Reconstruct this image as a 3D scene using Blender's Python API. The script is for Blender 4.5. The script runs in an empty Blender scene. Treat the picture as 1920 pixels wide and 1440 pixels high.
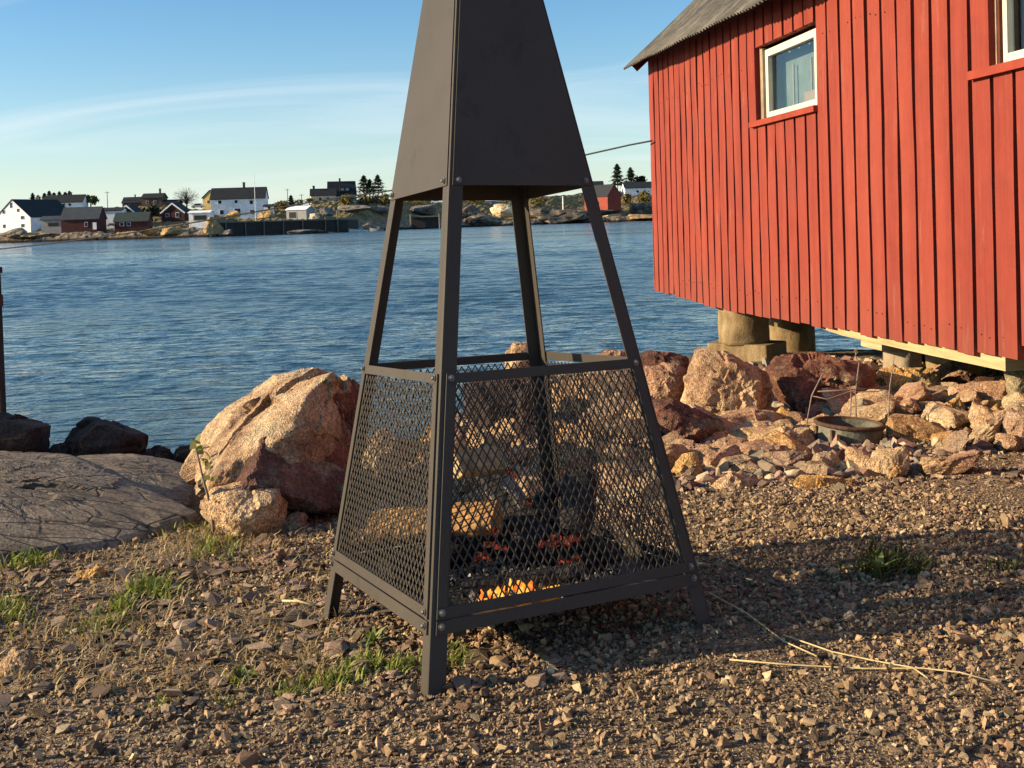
import bpy, bmesh, math, random
import numpy as np
from mathutils import Vector, Matrix

random.seed(7)
RS = np.random.RandomState(11)
scene = bpy.context.scene
COL = scene.collection
rad = math.radians

# ------------------------------------------------------------------ camera
F, CY, PITCH, ROLL = 2050.0, 461.3, 0.0227, 0.03123     # pixels of a 1920x1440 frame
CAMH = 1.03
cp, sp, cr, sr = math.cos(PITCH), math.sin(PITCH), math.cos(ROLL), math.sin(ROLL)
XA, YA, ZA = Vector((1, 0, 0)), Vector((0, cp, -sp)), Vector((0, sp, cp))
cam_right, cam_up = XA * cr - ZA * sr, XA * sr + ZA * cr
cd = bpy.data.cameras.new('camera')
cd.sensor_width = 36.0
cd.lens = F / 1920 * 36
cd.shift_y = (CY - 720) / 1920
cd.clip_start, cd.clip_end = 0.05, 6000
cam = bpy.data.objects.new('camera', cd)
COL.objects.link(cam)
cam.matrix_world = Matrix(((cam_right.x, cam_up.x, -YA.x, 0), (cam_right.y, cam_up.y, -YA.y, 0),
                           (cam_right.z, cam_up.z, -YA.z, CAMH), (0, 0, 0, 1)))
scene.camera = cam
CAM = Vector((0, 0, CAMH))


def ray(x, y):
    """direction (per metre of depth) through a pixel of the photograph"""
    a, b = (x - 960) / F, -(y - CY) / F
    u, v = cr * a + sr * b, -sr * a + cr * b
    d = XA * u + YA + ZA * v
    return d / d.y


def at(x, y, depth):
    return CAM + ray(x, y) * depth


# ------------------------------------------------------------------ noise
def _hash(ix, iy, iz, seed):
    with np.errstate(over='ignore'):
        n = (ix.astype(np.uint32) * np.uint32(374761393) + iy.astype(np.uint32) * np.uint32(668265263)
             + iz.astype(np.uint32) * np.uint32(2147483647 - 58) + np.uint32((seed * 974711 + 12345) & 0xffffffff))
        n = (n ^ (n >> np.uint32(13))) * np.uint32(1274126177)
        n = n ^ (n >> np.uint32(16))
        n = n * np.uint32(2246822519)
        n = n ^ (n >> np.uint32(13))
    return n.astype(np.float64) / 4294967295.0


def vnoise(p, seed=0):
    p = np.asarray(p, float)
    i = np.floor(p).astype(np.int64)
    f = p - i
    f = f * f * f * (f * (f * 6 - 15) + 10)
    r = 0
    for dx in (0, 1):
        wx = f[:, 0] if dx else 1 - f[:, 0]
        for dy in (0, 1):
            wy = f[:, 1] if dy else 1 - f[:, 1]
            for dz in (0, 1):
                wz = f[:, 2] if dz else 1 - f[:, 2]
                r = r + wx * wy * wz * _hash(i[:, 0] + dx, i[:, 1] + dy, i[:, 2] + dz, seed)
    return r * 2 - 1


def fbm(p, octaves=4, seed=0, gain=0.5):
    p = np.asarray(p, float)
    a, s, t = 1.0, 0, 0
    for o in range(octaves):
        s = s + a * vnoise(p * 2.03 ** o + 17.3 * o, seed + o)
        t += a
        a *= gain
    return s / t


# ------------------------------------------------------------------ mesh tools
def link_mesh(name, verts, faces, mat=None, parent=None, origin=(0, 0, 0), smooth=False, colors=None):
    """one mesh object; verts in world space, origin = base point of the thing"""
    o3 = np.asarray(origin, float)
    me = bpy.data.meshes.new(name)
    V = np.asarray(verts, float).reshape(-1, 3) - o3
    if isinstance(faces, np.ndarray):
        n, k = faces.shape
        me.vertices.add(len(V))
        me.vertices.foreach_set('co', V.astype(np.float32).ravel())
        me.loops.add(n * k)
        me.loops.foreach_set('vertex_index', faces.astype(np.int32).ravel())
        me.polygons.add(n)
        me.polygons.foreach_set('loop_start', np.arange(0, n * k, k, dtype=np.int32))
        me.polygons.foreach_set('loop_total', np.full(n, k, dtype=np.int32))
        me.update(calc_edges=True)
    else:
        me.from_pydata([tuple(v) for v in V], [], faces)
        me.update()
    if smooth:
        me.polygons.foreach_set('use_smooth', np.ones(len(me.polygons), dtype=bool))
    else:
        me.polygons.foreach_set('use_smooth', np.zeros(len(me.polygons), dtype=bool))
    if colors is not None:
        at_ = me.color_attributes.new('tint', 'FLOAT_COLOR', 'POINT')
        at_.data.foreach_set('color', np.asarray(colors, np.float32).ravel())
    if mat:
        me.materials.append(mat)
    ob = bpy.data.objects.new(name, me)
    COL.objects.link(ob)
    if parent:
        ob.parent = parent
    else:
        ob.location = origin
    return ob


class MB:
    """collects solids, then links them as one mesh"""
    def __init__(s):
        s.v, s.f = [], []

    def add(s, vs, fs):
        b = len(s.v)
        s.v += [tuple(v) for v in vs]
        s.f += [tuple(i + b for i in f) for f in fs]

    def hexa(s, q):
        """8 corners: bottom ring 0-3, top ring 4-7"""
        s.add(q, [(3, 2, 1, 0), (4, 5, 6, 7), (0, 1, 5, 4), (1, 2, 6, 5), (2, 3, 7, 6), (3, 0, 4, 7)])

    def box(s, c, size, rz=0.0, M=None):
        c = Vector(c)
        R = M if M is not None else Matrix.Rotation(rz, 3, 'Z')
        x, y, z = size[0] / 2, size[1] / 2, size[2] / 2
        s.hexa([c + R @ Vector(p) for p in ((-x, -y, -z), (x, -y, -z), (x, y, -z), (-x, y, -z),
                                            (-x, -y, z), (x, -y, z), (x, y, z), (-x, y, z))])

    def bar(s, a, b, w, t, up=(0, 0, 1)):
        a, b = Vector(a), Vector(b)
        d = (b - a).normalized()
        u = Vector(up)
        r = d.cross(u)
        if r.length < 1e-5:
            r = d.cross(Vector((1, 0, 0)))
        r.normalize()
        u = r.cross(d)
        r, u = r * w / 2, u * t / 2
        s.hexa([a - r - u, a + r - u, b + r - u, b - r - u, a - r + u, a + r + u, b + r + u, b - r + u])

    def tube(s, pts, rads, n=8, cap=True):
        pts = [Vector(p) for p in pts]
        if not hasattr(rads, '__len__'):
            rads = [rads] * len(pts)
        b = len(s.v)
        for i, p in enumerate(pts):
            d = (pts[min(i + 1, len(pts) - 1)] - pts[max(i - 1, 0)]).normalized()
            r = d.cross(Vector((0.13, 0.21, 1)))
            if r.length < 1e-4:
                r = d.cross(Vector((1, 0, 0)))
            r.normalize()
            u = r.cross(d)
            for k in range(n):
                a = 2 * math.pi * k / n
                s.v.append(tuple(p + (r * math.cos(a) + u * math.sin(a)) * rads[i]))
        for i in range(len(pts) - 1):
            for k in range(n):
                s.f.append((b + i * n + k, b + i * n + (k + 1) % n, b + (i + 1) * n + (k + 1) % n, b + (i + 1) * n + k))
        if cap:
            s.f.append(tuple(b + k for k in reversed(range(n))))
            s.f.append(tuple(b + (len(pts) - 1) * n + k for k in range(n)))

    def build(s, name, mat, parent=None, origin=(0, 0, 0), smooth=False, bevel=0):
        o = link_mesh(name, s.v, s.f, mat, parent, origin, smooth)
        if bevel:
            m = o.modifiers.new('bevel', 'BEVEL')
            m.width, m.segments, m.limit_method = bevel, 2, 'ANGLE'
        return o


def tag(o, label=None, cat=None, group=None, kind=None):
    if label: o['label'] = label
    if cat: o['category'] = cat
    if group: o['group'] = group
    if kind: o['kind'] = kind
    return o


def empty(name, loc, label=None, cat=None, group=None):
    o = bpy.data.objects.new(name, None)
    o.empty_display_size = 0.1
    COL.objects.link(o)
    o.location = loc
    return tag(o, label, cat, group)


# ------------------------------------------------------------------ materials
class NT:
    def __init__(s, name):
        s.m = bpy.data.materials.new(name)
        s.m.use_nodes = True
        s.t = s.m.node_tree
        s.b = s.t.nodes['Principled BSDF']
        s.out = s.t.nodes['Material Output']

    def n(s, kind, **kw):
        nd = s.t.nodes.new(kind)
        for k, v in kw.items():
            if k in nd.inputs.keys() and not hasattr(nd, k):
                nd.inputs[k].default_value = v
            else:
                setattr(nd, k, v)
        return nd

    def l(s, a, b):
        s.t.links.new(a, b)

    def coord(s, kind='Object', scale=(1, 1, 1), rot=(0, 0, 0)):
        c = s.n('ShaderNodeTexCoord')
        m = s.n('ShaderNodeMapping')
        m.inputs['Scale'].default_value = scale
        m.inputs['Rotation'].default_value = rot
        s.l(c.outputs[kind], m.inputs[0])
        return m.outputs[0]

    def noise(s, vec, scale, detail=4, rough=0.6, dist=0.0):
        k = s.n('ShaderNodeTexNoise')
        k.inputs['Scale'].default_value = scale
        k.inputs['Detail'].default_value = detail
        k.inputs['Roughness'].default_value = rough
        k.inputs['Distortion'].default_value = dist
        if vec is not None:
            s.l(vec, k.inputs['Vector'])
        return k.outputs['Fac']

    def ramp(s, fac, stops, interp='LINEAR'):
        r = s.n('ShaderNodeValToRGB')
        r.color_ramp.interpolation = interp
        e = r.color_ramp.elements
        while len(e) < len(stops):
            e.new(0.5)
        for el, (p, c) in zip(e, stops):
            el.position = p
            el.color = (*c, 1) if len(c) == 3 else c
        s.l(fac, r.inputs[0])
        return r.outputs[0]

    def mix(s, fac, a, b, mode='MIX'):
        m = s.n('ShaderNodeMix', data_type='RGBA', blend_type=mode)
        for sock, v in ((m.inputs[0], fac), (m.inputs[6], a), (m.inputs[7], b)):
            if hasattr(v, 'links'):
                s.l(v, sock)
            else:
                sock.default_value = v if not isinstance(v, tuple) or len(v) == 4 else (*v, 1)
        return m.outputs[2]

    def bump(s, height, strength=0.5, dist=0.01):
        b = s.n('ShaderNodeBump')
        b.inputs['Strength'].default_value = strength
        b.inputs['Distance'].default_value = dist
        s.l(height, b.inputs['Height'])
        s.l(b.outputs[0], s.b.inputs['Normal'])
        return b

    def base(s, v):
        if hasattr(v, 'links'):
            s.l(v, s.b.inputs['Base Color'])
        else:
            s.b.inputs['Base Color'].default_value = (*v, 1)
        return s

    def rough(s, r, spec=0.5, metal=0.0):
        s.b.inputs['Roughness'].default_value = r
        s.b.inputs['Specular IOR Level'].default_value = spec
        s.b.inputs['Metallic'].default_value = metal
        return s


def simple(name, c, r=0.7, spec=0.3, var=0.25, scale=3.0, bump=0.0, bscale=30, metal=0.0):
    k = NT(name)
    v = k.coord()
    n = k.noise(v, scale, 5)
    lo, hi = tuple(x * (1 - var) for x in c), tuple(min(1, x * (1 + var)) for x in c)
    k.base(k.ramp(n, [(0.3, lo), (0.7, hi)])).rough(r, spec, metal)
    if bump:
        k.bump(k.noise(v, bscale, 4), bump, 0.01)
    return k.m


def rock_mat(name, c1, c2, c3, lichen=(0.33, 0.31, 0.22), scale=1.0):
    k = NT(name)
    v = k.coord()
    big = k.noise(v, 3.5 * scale, 5, 0.6, 0.4)
    fine = k.noise(v, 38 * scale, 6, 0.7)
    speck = k.noise(v, 140 * scale, 2, 0.6)
    inf = k.n('ShaderNodeObjectInfo')
    col = k.ramp(big, [(0.32, c1), (0.5, c2), (0.68, c3)])
    col = k.mix(k.ramp(k.noise(v, 7 * scale, 4, 0.6), [(0.55, (0, 0, 0)), (0.72, (1, 1, 1))]), col, lichen)
    col = k.mix(0.8, col, k.ramp(fine, [(0.3, (0.5, 0.48, 0.46)), (0.68, (1.75, 1.7, 1.6))]), 'MULTIPLY')
    col = k.mix(0.55, col, k.ramp(speck, [(0.38, (0.3, 0.28, 0.27)), (0.5, (1.1, 1.1, 1.1)), (0.64, (1.8, 1.75, 1.65))]), 'MULTIPLY')
    vor = k.n('ShaderNodeTexVoronoi', feature='DISTANCE_TO_EDGE')
    vor.inputs['Scale'].default_value = 5.5 * scale
    k.l(k.mix(0.22, v, k.n('ShaderNodeTexNoise').outputs['Color']), vor.inputs['Vector'])
    crack = k.ramp(vor.outputs['Distance'], [(0.0, (0.4, 0.38, 0.36)), (0.025, (1, 1, 1))])
    col = k.mix(0.5, col, crack, 'MULTIPLY')
    hue = k.ramp(inf.outputs['Random'], [(0, (0.8, 0.78, 0.76)), (0.35, (1.0, 0.95, 0.86)), (0.7, (1.2, 1.06, 0.86)), (1, (1.0, 0.86, 0.78))])
    col = k.mix(0.8, col, hue, 'MULTIPLY')
    k.base(col).rough(0.85, 0.25)
    h = k.mix(0.5, k.noise(v, 22 * scale, 8, 0.72), speck)
    h = k.mix(0.3, h, crack, 'MULTIPLY')
    k.bump(h, 1.0, 0.03)
    return k.m


M = {}
M['rock_tan'] = rock_mat('rock_tan', (0.17, 0.10, 0.072), (0.40, 0.285, 0.185), (0.56, 0.44, 0.31))
M['rock_pink'] = rock_mat('rock_pink', (0.16, 0.095, 0.07), (0.34, 0.215, 0.15), (0.48, 0.33, 0.23))
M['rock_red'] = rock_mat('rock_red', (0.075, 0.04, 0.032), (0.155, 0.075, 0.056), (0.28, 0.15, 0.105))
M['rock_ochre'] = rock_mat('rock_ochre', (0.30, 0.17, 0.07), (0.52, 0.33, 0.13), (0.58, 0.42, 0.22))
M['rock_grey'] = rock_mat('rock_grey', (0.15, 0.13, 0.105), (0.27, 0.245, 0.185), (0.36, 0.33, 0.25))
M['rock_black'] = rock_mat('rock_black', (0.035, 0.027, 0.024), (0.07, 0.048, 0.04), (0.11, 0.075, 0.06), (0.06, 0.05, 0.04))  # near-black stone tone

M['slab_tan'] = rock_mat('slab_tan', (0.30, 0.20, 0.13), (0.49, 0.365, 0.235), (0.62, 0.50, 0.34), (0.42, 0.37, 0.27))
M['rubble_tan'] = rock_mat('rubble_tan', (0.30, 0.20, 0.125), (0.49, 0.36, 0.225), (0.62, 0.49, 0.33), (0.42, 0.37, 0.26), 0.15)
M['rubble_ochre'] = rock_mat('rubble_ochre', (0.32, 0.19, 0.09), (0.54, 0.35, 0.16), (0.60, 0.45, 0.26), (0.4, 0.34, 0.2), 0.15)
M['rubble_pink'] = rock_mat('rubble_pink', (0.25, 0.155, 0.105), (0.44, 0.30, 0.20), (0.56, 0.42, 0.29), (0.42, 0.33, 0.26), 0.15)

# bedrock: layered, finely cracked
k = NT('bedrock')
v = k.coord(scale=(1, 1, 1), rot=(0, 0, 0.5))
vs = k.coord(scale=(1.0, 3.6, 3.0), rot=(0.1, 0.0, 0.45))
lay = k.noise(vs, 5.5, 9, 0.72, 1.2)
col = k.ramp(k.noise(v, 2.2, 6), [(0.3, (0.14, 0.11, 0.082)), (0.55, (0.25, 0.20, 0.15)), (0.75, (0.40, 0.325, 0.245))])
col = k.mix(0.9, col, k.ramp(lay, [(0.36, (0.25, 0.23, 0.22)), (0.47, (0.9, 0.9, 0.9)), (0.66, (1.35, 1.32, 1.25))]), 'MULTIPLY')
col = k.mix(0.7, col, k.ramp(k.noise(v, 90, 5, 0.75), [(0.36, (0.4, 0.38, 0.37)), (0.5, (1.0, 1.0, 1.0)), (0.66, (1.45, 1.4, 1.35))]), 'MULTIPLY')
vor = k.n('ShaderNodeTexVoronoi', feature='DISTANCE_TO_EDGE')
vor.inputs['Scale'].default_value = 3.2
k.l(k.mix(0.2, vs, k.n('ShaderNodeTexNoise').outputs['Color']), vor.inputs['Vector'])
ck = k.ramp(vor.outputs['Distance'], [(0.0, (0.10, 0.09, 0.09)), (0.022, (1, 1, 1))])
col = k.mix(0.85, col, ck, 'MULTIPLY')
k.base(col).rough(0.8, 0.3)
k.bump(k.mix(0.7, k.mix(0.5, lay, k.noise(v, 45, 6, 0.75)), ck, 'MULTIPLY'), 1.0, 0.034)
M['bedrock'] = k.m

# soil under the gravel: packed earth with fine grit
k = NT('soil')
v = k.coord()
n1, n2 = k.noise(v, 1.7, 6), k.noise(v, 60, 6, 0.75)
col = k.ramp(n1, [(0.3, (0.10, 0.072, 0.045)), (0.7, (0.22, 0.16, 0.098))])
col = k.mix(0.8, col, k.ramp(n2, [(0.3, (0.5, 0.48, 0.45)), (0.7, (1.3, 1.27, 1.2))]), 'MULTIPLY')
hs = None
for sc_, th_ in ((95, 0.45), (210, 0.3)):
    vo = k.n('ShaderNodeTexVoronoi', feature='F1')
    vo.inputs['Scale'].default_value = sc_
    vo.inputs['Randomness'].default_value = 1.0
    k.l(v, vo.inputs['Vector'])
    sx = k.n('ShaderNodeSeparateColor')
    k.l(vo.outputs['Color'], sx.inputs[0])
    grit = k.ramp(sx.outputs[0], [(0.0, (0.09, 0.064, 0.042)), (0.6, (0.235, 0.17, 0.105)), (1.0, (0.45, 0.34, 0.215))])
    dome = k.ramp(vo.outputs['Distance'], [(0.0, (1, 1, 1)), (0.55, (0.35, 0.35, 0.35)), (0.7, (0, 0, 0))])
    sel = k.ramp(sx.outputs[1], [(th_ - 0.02, (0, 0, 0)), (th_ + 0.02, (1, 1, 1))])
    hh_ = k.mix(1.0, dome, sel, 'MULTIPLY')
    col = k.mix(k.ramp(hh_, [(0.2, (0, 0, 0)), (0.45, (1, 1, 1))]), col, grit)
    hs = hh_ if hs is None else k.mix(0.4, hs, hh_, 'ADD')
k.base(col).rough(0.95, 0.15)
k.bump(k.mix(0.25, hs, n2), 1.0, 0.011)
M['soil'] = k.m

# loose gravel, colour per stone
k = NT('gravel')
a = k.n('ShaderNodeVertexColor', layer_name='tint')
v = k.coord()
col = k.mix(0.7, a.outputs[0], k.ramp(k.noise(v, 150, 3, 0.7), [(0.3, (0.55, 0.53, 0.52)), (0.7, (1.25, 1.22, 1.2))]), 'MULTIPLY')
k.base(col).rough(0.85, 0.25)
k.bump(k.noise(v, 260, 3, 0.7), 0.5, 0.004)
M['gravel'] = k.m

# plant bits, colour per blade
k = NT('blade')
a = k.n('ShaderNodeVertexColor', layer_name='tint')
k.base(a.outputs[0]).rough(0.6, 0.3)
k.b.inputs['Subsurface Weight'].default_value = 0.0
tr = k.n('ShaderNodeBsdfTranslucent')
k.l(a.outputs[0], tr.inputs[0])
mx = k.n('ShaderNodeMixShader')
mx.inputs[0].default_value = 0.3
k.l(k.b.outputs[0], mx.inputs[1]); k.l(tr.outputs[0], mx.inputs[2]); k.l(mx.outputs[0], k.out.inputs[0])
M['blade'] = k.m

# dark painted steel
k = NT('black_steel')
v = k.coord()
n = k.noise(v, 2.6, 6, 0.65)
f = k.noise(v, 420, 2, 0.6)
col = k.ramp(n, [(0.3, (0.062, 0.053, 0.043)), (0.7, (0.078, 0.066, 0.053))])
wear = k.noise(k.coord(scale=(7, 7, 1.2)), 2.2, 7, 0.7, 0.8)
col = k.mix(k.ramp(wear, [(0.56, (0, 0, 0)), (0.72, (0.3, 0.3, 0.3))]), col, (0.085, 0.062, 0.045))
col = k.mix(k.ramp(k.noise(v, 9, 6, 0.7), [(0.30, (0.35, 0.35, 0.35)), (0.42, (0, 0, 0))]), col, (0.03, 0.027, 0.025))
k.base(k.mix(0.5, col, k.ramp(f, [(0.3, (0.75, 0.75, 0.75)), (0.7, (1.2, 1.2, 1.2))]), 'MULTIPLY')).rough(0.5, 0.16)
k.bump(f, 0.25, 0.002)
M['steel'] = k.m
M['soot'] = simple('sooty_steel', (0.022, 0.02, 0.019), 0.8, 0.2, 0.4, 9)
M['bolt'] = simple('zinc', (0.22, 0.21, 0.19), 0.4, 0.5, 0.2, 40, metal=0.8)
M['ash'] = simple('ash', (0.20, 0.185, 0.17), 0.95, 0.1, 0.7, 34, 0.8, 60)
M['char'] = simple('charred_wood', (0.022, 0.018, 0.016), 0.75, 0.3, 0.6, 14, 0.9, 26)
M['firewood'] = simple('split_wood', (0.30, 0.16, 0.06), 0.8, 0.2, 0.75, 16, 0.8, 40)


M['pale_wood'] = simple('pale_split_wood', (0.46, 0.33, 0.17), 0.8, 0.2, 0.6, 22, 0.7, 50)


def emit(name, stops, strength, scale):
    k = NT(name)
    v = k.coord()
    n = k.noise(v, scale, 4, 0.65)
    c = k.ramp(n, stops)
    k.base((0.03, 0.012, 0.008)).rough(0.9, 0.1)
    k.l(c, k.b.inputs['Emission Color'])
    k.b.inputs['Emission Strength'].default_value = strength
    return k.m


M['ember'] = emit('ember', [(0.46, (0.0, 0.0, 0.0)), (0.58, (0.40, 0.05, 0.02)), (0.72, (0.85, 0.24, 0.13))], 0.26, 75)
M['flame'] = emit('flame', [(0.34, (0.5, 0.05, 0.01)), (0.48, (0.95, 0.28, 0.03)), (0.66, (1.0, 0.62, 0.10))], 0.9, 40)

# red painted boards: colour drifts from board to board
k = NT('red_boards')
v = k.coord()
vs = k.coord(scale=(5.0, 5.0, 0.25))
col = k.ramp(k.noise(vs, 1.0, 3), [(0.28, (0.215, 0.037, 0.024)), (0.5, (0.26, 0.048, 0.029)), (0.72, (0.30, 0.060, 0.036))])
col = k.mix(0.5, col, k.ramp(k.noise(v, 6, 6, 0.7), [(0.3, (0.78, 0.7, 0.7)), (0.7, (1.12, 1.1, 1.1))]), 'MULTIPLY')
vg = k.coord(scale=(40, 40, 1.5))
gr = k.noise(vg, 2.0, 5, 0.7)
col = k.mix(0.3, col, k.ramp(gr, [(0.35, (0.6, 0.55, 0.55)), (0.6, (1.12, 1.1, 1.1))]), 'MULTIPLY')
wn = k.noise(k.coord(scale=(9, 9, 1.1)), 1.6, 6, 0.7, 0.4)      # worn streaks where the paint has gone thin
col = k.mix(k.ramp(wn, [(0.60, (0, 0, 0)), (0.74, (0.5, 0.5, 0.5))]), col, (0.30, 0.16, 0.11))
sz = k.n('ShaderNodeSeparateXYZ')
k.l(v, sz.inputs[0])
lowz = k.n('ShaderNodeMapRange')
lowz.inputs[1].default_value, lowz.inputs[2].default_value, lowz.inputs[3].default_value, lowz.inputs[4].default_value = 0.62, 1.15, 0.42, 0.0
k.l(sz.outputs[2], lowz.inputs[0])
gm = k.n('ShaderNodeMath', operation='MULTIPLY')
k.l(lowz.outputs[0], gm.inputs[0]); k.l(k.noise(k.coord(scale=(6, 6, 2.2)), 2.5, 6, 0.7), gm.inputs[1])
col = k.mix(gm.outputs[0], col, (0.13, 0.075, 0.05))      # splashed dirt on the lower board ends
k.base(col).rough(0.8, 0.2)
k.bump(gr, 0.35, 0.006)
M['red'] = k.m
M['red_trim'] = simple('red_trim', (0.27, 0.045, 0.024), 0.75, 0.2, 0.2, 6)
M['dark_trim'] = simple('dark_red_trim', (0.10, 0.03, 0.02), 0.8, 0.2, 0.35, 7, 0.4, 40)
M['white_paint'] = simple('white_paint', (0.58, 0.55, 0.46), 0.55, 0.3, 0.1, 9, 0.2, 50)
M['bare_wood'] = simple('bare_wood', (0.30, 0.23, 0.15), 0.8, 0.2, 0.3, 8, 0.5, 60)
k = NT('timber')
vg = k.coord(scale=(1.2, 1.2, 22))
n = k.noise(vg, 2.0, 6, 0.7, 0.5)
k.base(k.ramp(n, [(0.3, (0.33, 0.23, 0.10)), (0.55, (0.46, 0.35, 0.18)), (0.75, (0.52, 0.42, 0.25))])).rough(0.75, 0.25)
k.bump(n, 0.4, 0.006)
M['timber'] = k.m
M['dark_wood'] = simple('dark_wood', (0.045, 0.03, 0.022), 0.85, 0.2, 0.4, 5, 0.5, 30)
k = NT('concrete')
v = k.coord()
n = k.noise(v, 4, 6, 0.65)
col = k.ramp(n, [(0.3, (0.17, 0.115, 0.06)), (0.55, (0.31, 0.225, 0.12)), (0.75, (0.40, 0.31, 0.19))])
st = k.noise(k.coord(scale=(6, 6, 0.8)), 2, 5, 0.6)
col = k.mix(0.6, col, k.ramp(st, [(0.35, (0.5, 0.46, 0.4)), (0.6, (1.1, 1.1, 1.1))]), 'MULTIPLY')
k.base(col).rough(0.9, 0.15)
k.bump(k.noise(v, 40, 6, 0.7), 0.7, 0.015)
M['concrete'] = k.m
k = NT('old_roof_sheet')
v = k.coord()
vs = k.coord(scale=(0.9, 6, 3))
n = k.noise(v, 2.3, 7, 0.7, 0.6)
col = k.ramp(n, [(0.3, (0.045, 0.042, 0.036)), (0.5, (0.105, 0.097, 0.082)), (0.7, (0.20, 0.185, 0.155))])
col = k.mix(0.7, col, k.ramp(k.noise(vs, 5, 5, 0.7), [(0.35, (0.35, 0.32, 0.28)), (0.55, (1, 1, 1)), (0.75, (1.2, 1.2, 1.15))]), 'MULTIPLY')
k.base(col).rough(0.8, 0.3)
k.bump(k.noise(v, 45, 5, 0.7), 0.5, 0.006)
M['roof_sheet'] = k.m
# window glass: sheer reflection over whatever stands behind
k = NT('window_glass')
gl = k.n('ShaderNodeBsdfGlossy'); gl.inputs['Roughness'].default_value = 0.03
tp = k.n('ShaderNodeBsdfTransparent'); tp.inputs[0].default_value = (0.88, 0.93, 0.92, 1)
fr = k.n('ShaderNodeFresnel'); 
ge = k.n('ShaderNodeNewGeometry')
mr = k.n('ShaderNodeMapRange')
mr.inputs[3].default_value, mr.inputs[4].default_value = 1.5, 1 / 1.5
k.l(ge.outputs['Backfacing'], mr.inputs[0]); k.l(mr.outputs[0], fr.inputs[0])
mx = k.n('ShaderNodeMixShader')
k.l(fr.outputs[0], mx.inputs[0]); k.l(tp.outputs[0], mx.inputs[1]); k.l(gl.outputs[0], mx.inputs[2]); k.l(mx.outputs[0], k.out.inputs[0])
M['glass'] = k.m
M['curtain'] = simple('curtain', (0.20, 0.23, 0.23), 0.9, 0.1, 0.2, 5)
M['curtain_edge'] = simple('curtain_edge', (0.42, 0.29, 0.24), 0.9, 0.1, 0.15, 5)

# water
k = NT('water')
k.base((0.025, 0.062, 0.085)).rough(0.08, 0.5)
k.b.inputs['IOR'].default_value = 1.33
wp_ = k.noise(k.coord('Object', scale=(0.018, 0.07, 1)), 1.0, 4, 0.6, 0.5)
k.l(k.ramp(wp_, [(0.38, (0.05, 0.05, 0.05)), (0.62, (0.20, 0.20, 0.20))]), k.b.inputs['Roughness'])
v1 = k.coord('Object', scale=(0.55, 1.0, 1.0), rot=(0, 0, 0.12))
h = k.mix(0.5, k.noise(v1, 0.75, 6, 0.62, 0.3), k.noise(v1, 4.0, 3, 0.55, 0.2))
k.bump(h, 1.0, 0.2)
M['water'] = k.m

# far shore
k = NT('shore_land')
v = k.coord()
geo = k.n('ShaderNodeNewGeometry')
sepz = k.n('ShaderNodeSeparateXYZ')
k.l(geo.outputs['Position'], sepz.inputs[0])
n = k.noise(v, 0.09, 7, 0.65)
nf = k.noise(v, 0.5, 6, 0.7)
grass = k.ramp(nf, [(0.3, (0.11, 0.085, 0.03)), (0.5, (0.25, 0.19, 0.08)), (0.7, (0.44, 0.32, 0.15))])
stone = k.ramp(nf, [(0.3, (0.05, 0.042, 0.035)), (0.5, (0.24, 0.185, 0.13)), (0.7, (0.48, 0.38, 0.27))])
zf = k.n('ShaderNodeMapRange')
zf.inputs[1].default_value, zf.inputs[2].default_value = 1.2, 4.5
k.l(sepz.outputs[2], zf.inputs[0])
ma = k.n('ShaderNodeMath', operation='MULTIPLY_ADD')
ma.inputs[1].default_value, ma.inputs[2].default_value = 3.0, -1.5
k.l(n, ma.inputs[0])
ad = k.n('ShaderNodeMath', operation='ADD', use_clamp=True)
k.l(zf.outputs[0], ad.inputs[0]); k.l(ma.outputs[0], ad.inputs[1])
col = k.mix(ad.outputs[0], stone, grass)
tide = k.n('ShaderNodeMapRange')
tide.inputs[1].default_value, tide.inputs[2].default_value = -0.3, 0.35
k.l(sepz.outputs[2], tide.inputs[0])
col = k.mix(tide.outputs[0], (0.02, 0.017, 0.013), col)
k.base(col).rough(0.95, 0.1)
k.bump(nf, 1.0, 1.2)
M['shore'] = k.m
for nm, c in (('far_white', (0.84, 0.85, 0.84)), ('far_cream', (0.62, 0.55, 0.36)), ('far_red', (0.075, 0.026, 0.022)),
              ('far_bright_red', (0.26, 0.055, 0.035)), ('far_yellow', (0.62, 0.46, 0.16)), ('far_brown', (0.10, 0.065, 0.05)),
              ('far_roof', (0.026, 0.028, 0.031)), ('far_roof_green', (0.045, 0.06, 0.052)), ('far_roof_blue', (0.05, 0.06, 0.07)),
              ('far_pane', (0.022, 0.028, 0.033)), ('far_grey', (0.30, 0.30, 0.29)), ('far_tan', (0.50, 0.38, 0.20)),
              ('far_bark', (0.07, 0.055, 0.042)), ('far_post', (0.17, 0.15, 0.125)), ('far_quay', (0.045, 0.037, 0.03)),
              ('far_conifer', (0.022, 0.032, 0.014)), ('far_bush', (0.19, 0.145, 0.045)), ('far_leaf', (0.10, 0.115, 0.035)),
              ('far_car', (0.10, 0.11, 0.12)), ('far_blue', (0.16, 0.24, 0.36))):
    M[nm] = simple(nm, c, 0.75, 0.2, 0.18, 0.6)
M['green_iron'] = simple('green_iron', (0.125, 0.12, 0.08), 0.6, 0.4, 0.5, 14, 0.5, 40)
M['rust'] = simple('rust', (0.10, 0.055, 0.035), 0.85, 0.2, 0.5, 18, 0.6, 60)
M['twig'] = simple('twig', (0.24, 0.18, 0.14), 0.85, 0.2, 0.3, 30)
M['straw'] = simple('straw', (0.52, 0.40, 0.20), 0.75, 0.3, 0.25, 30)
M['cable'] = simple('cable', (0.02, 0.02, 0.02), 0.7, 0.3, 0.2, 5)

# ------------------------------------------------------------------ ground shape
WZ = -0.75


def smooth(a):
    a = np.clip(a, 0, 1)
    return a * a * (3 - 2 * a)


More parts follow.
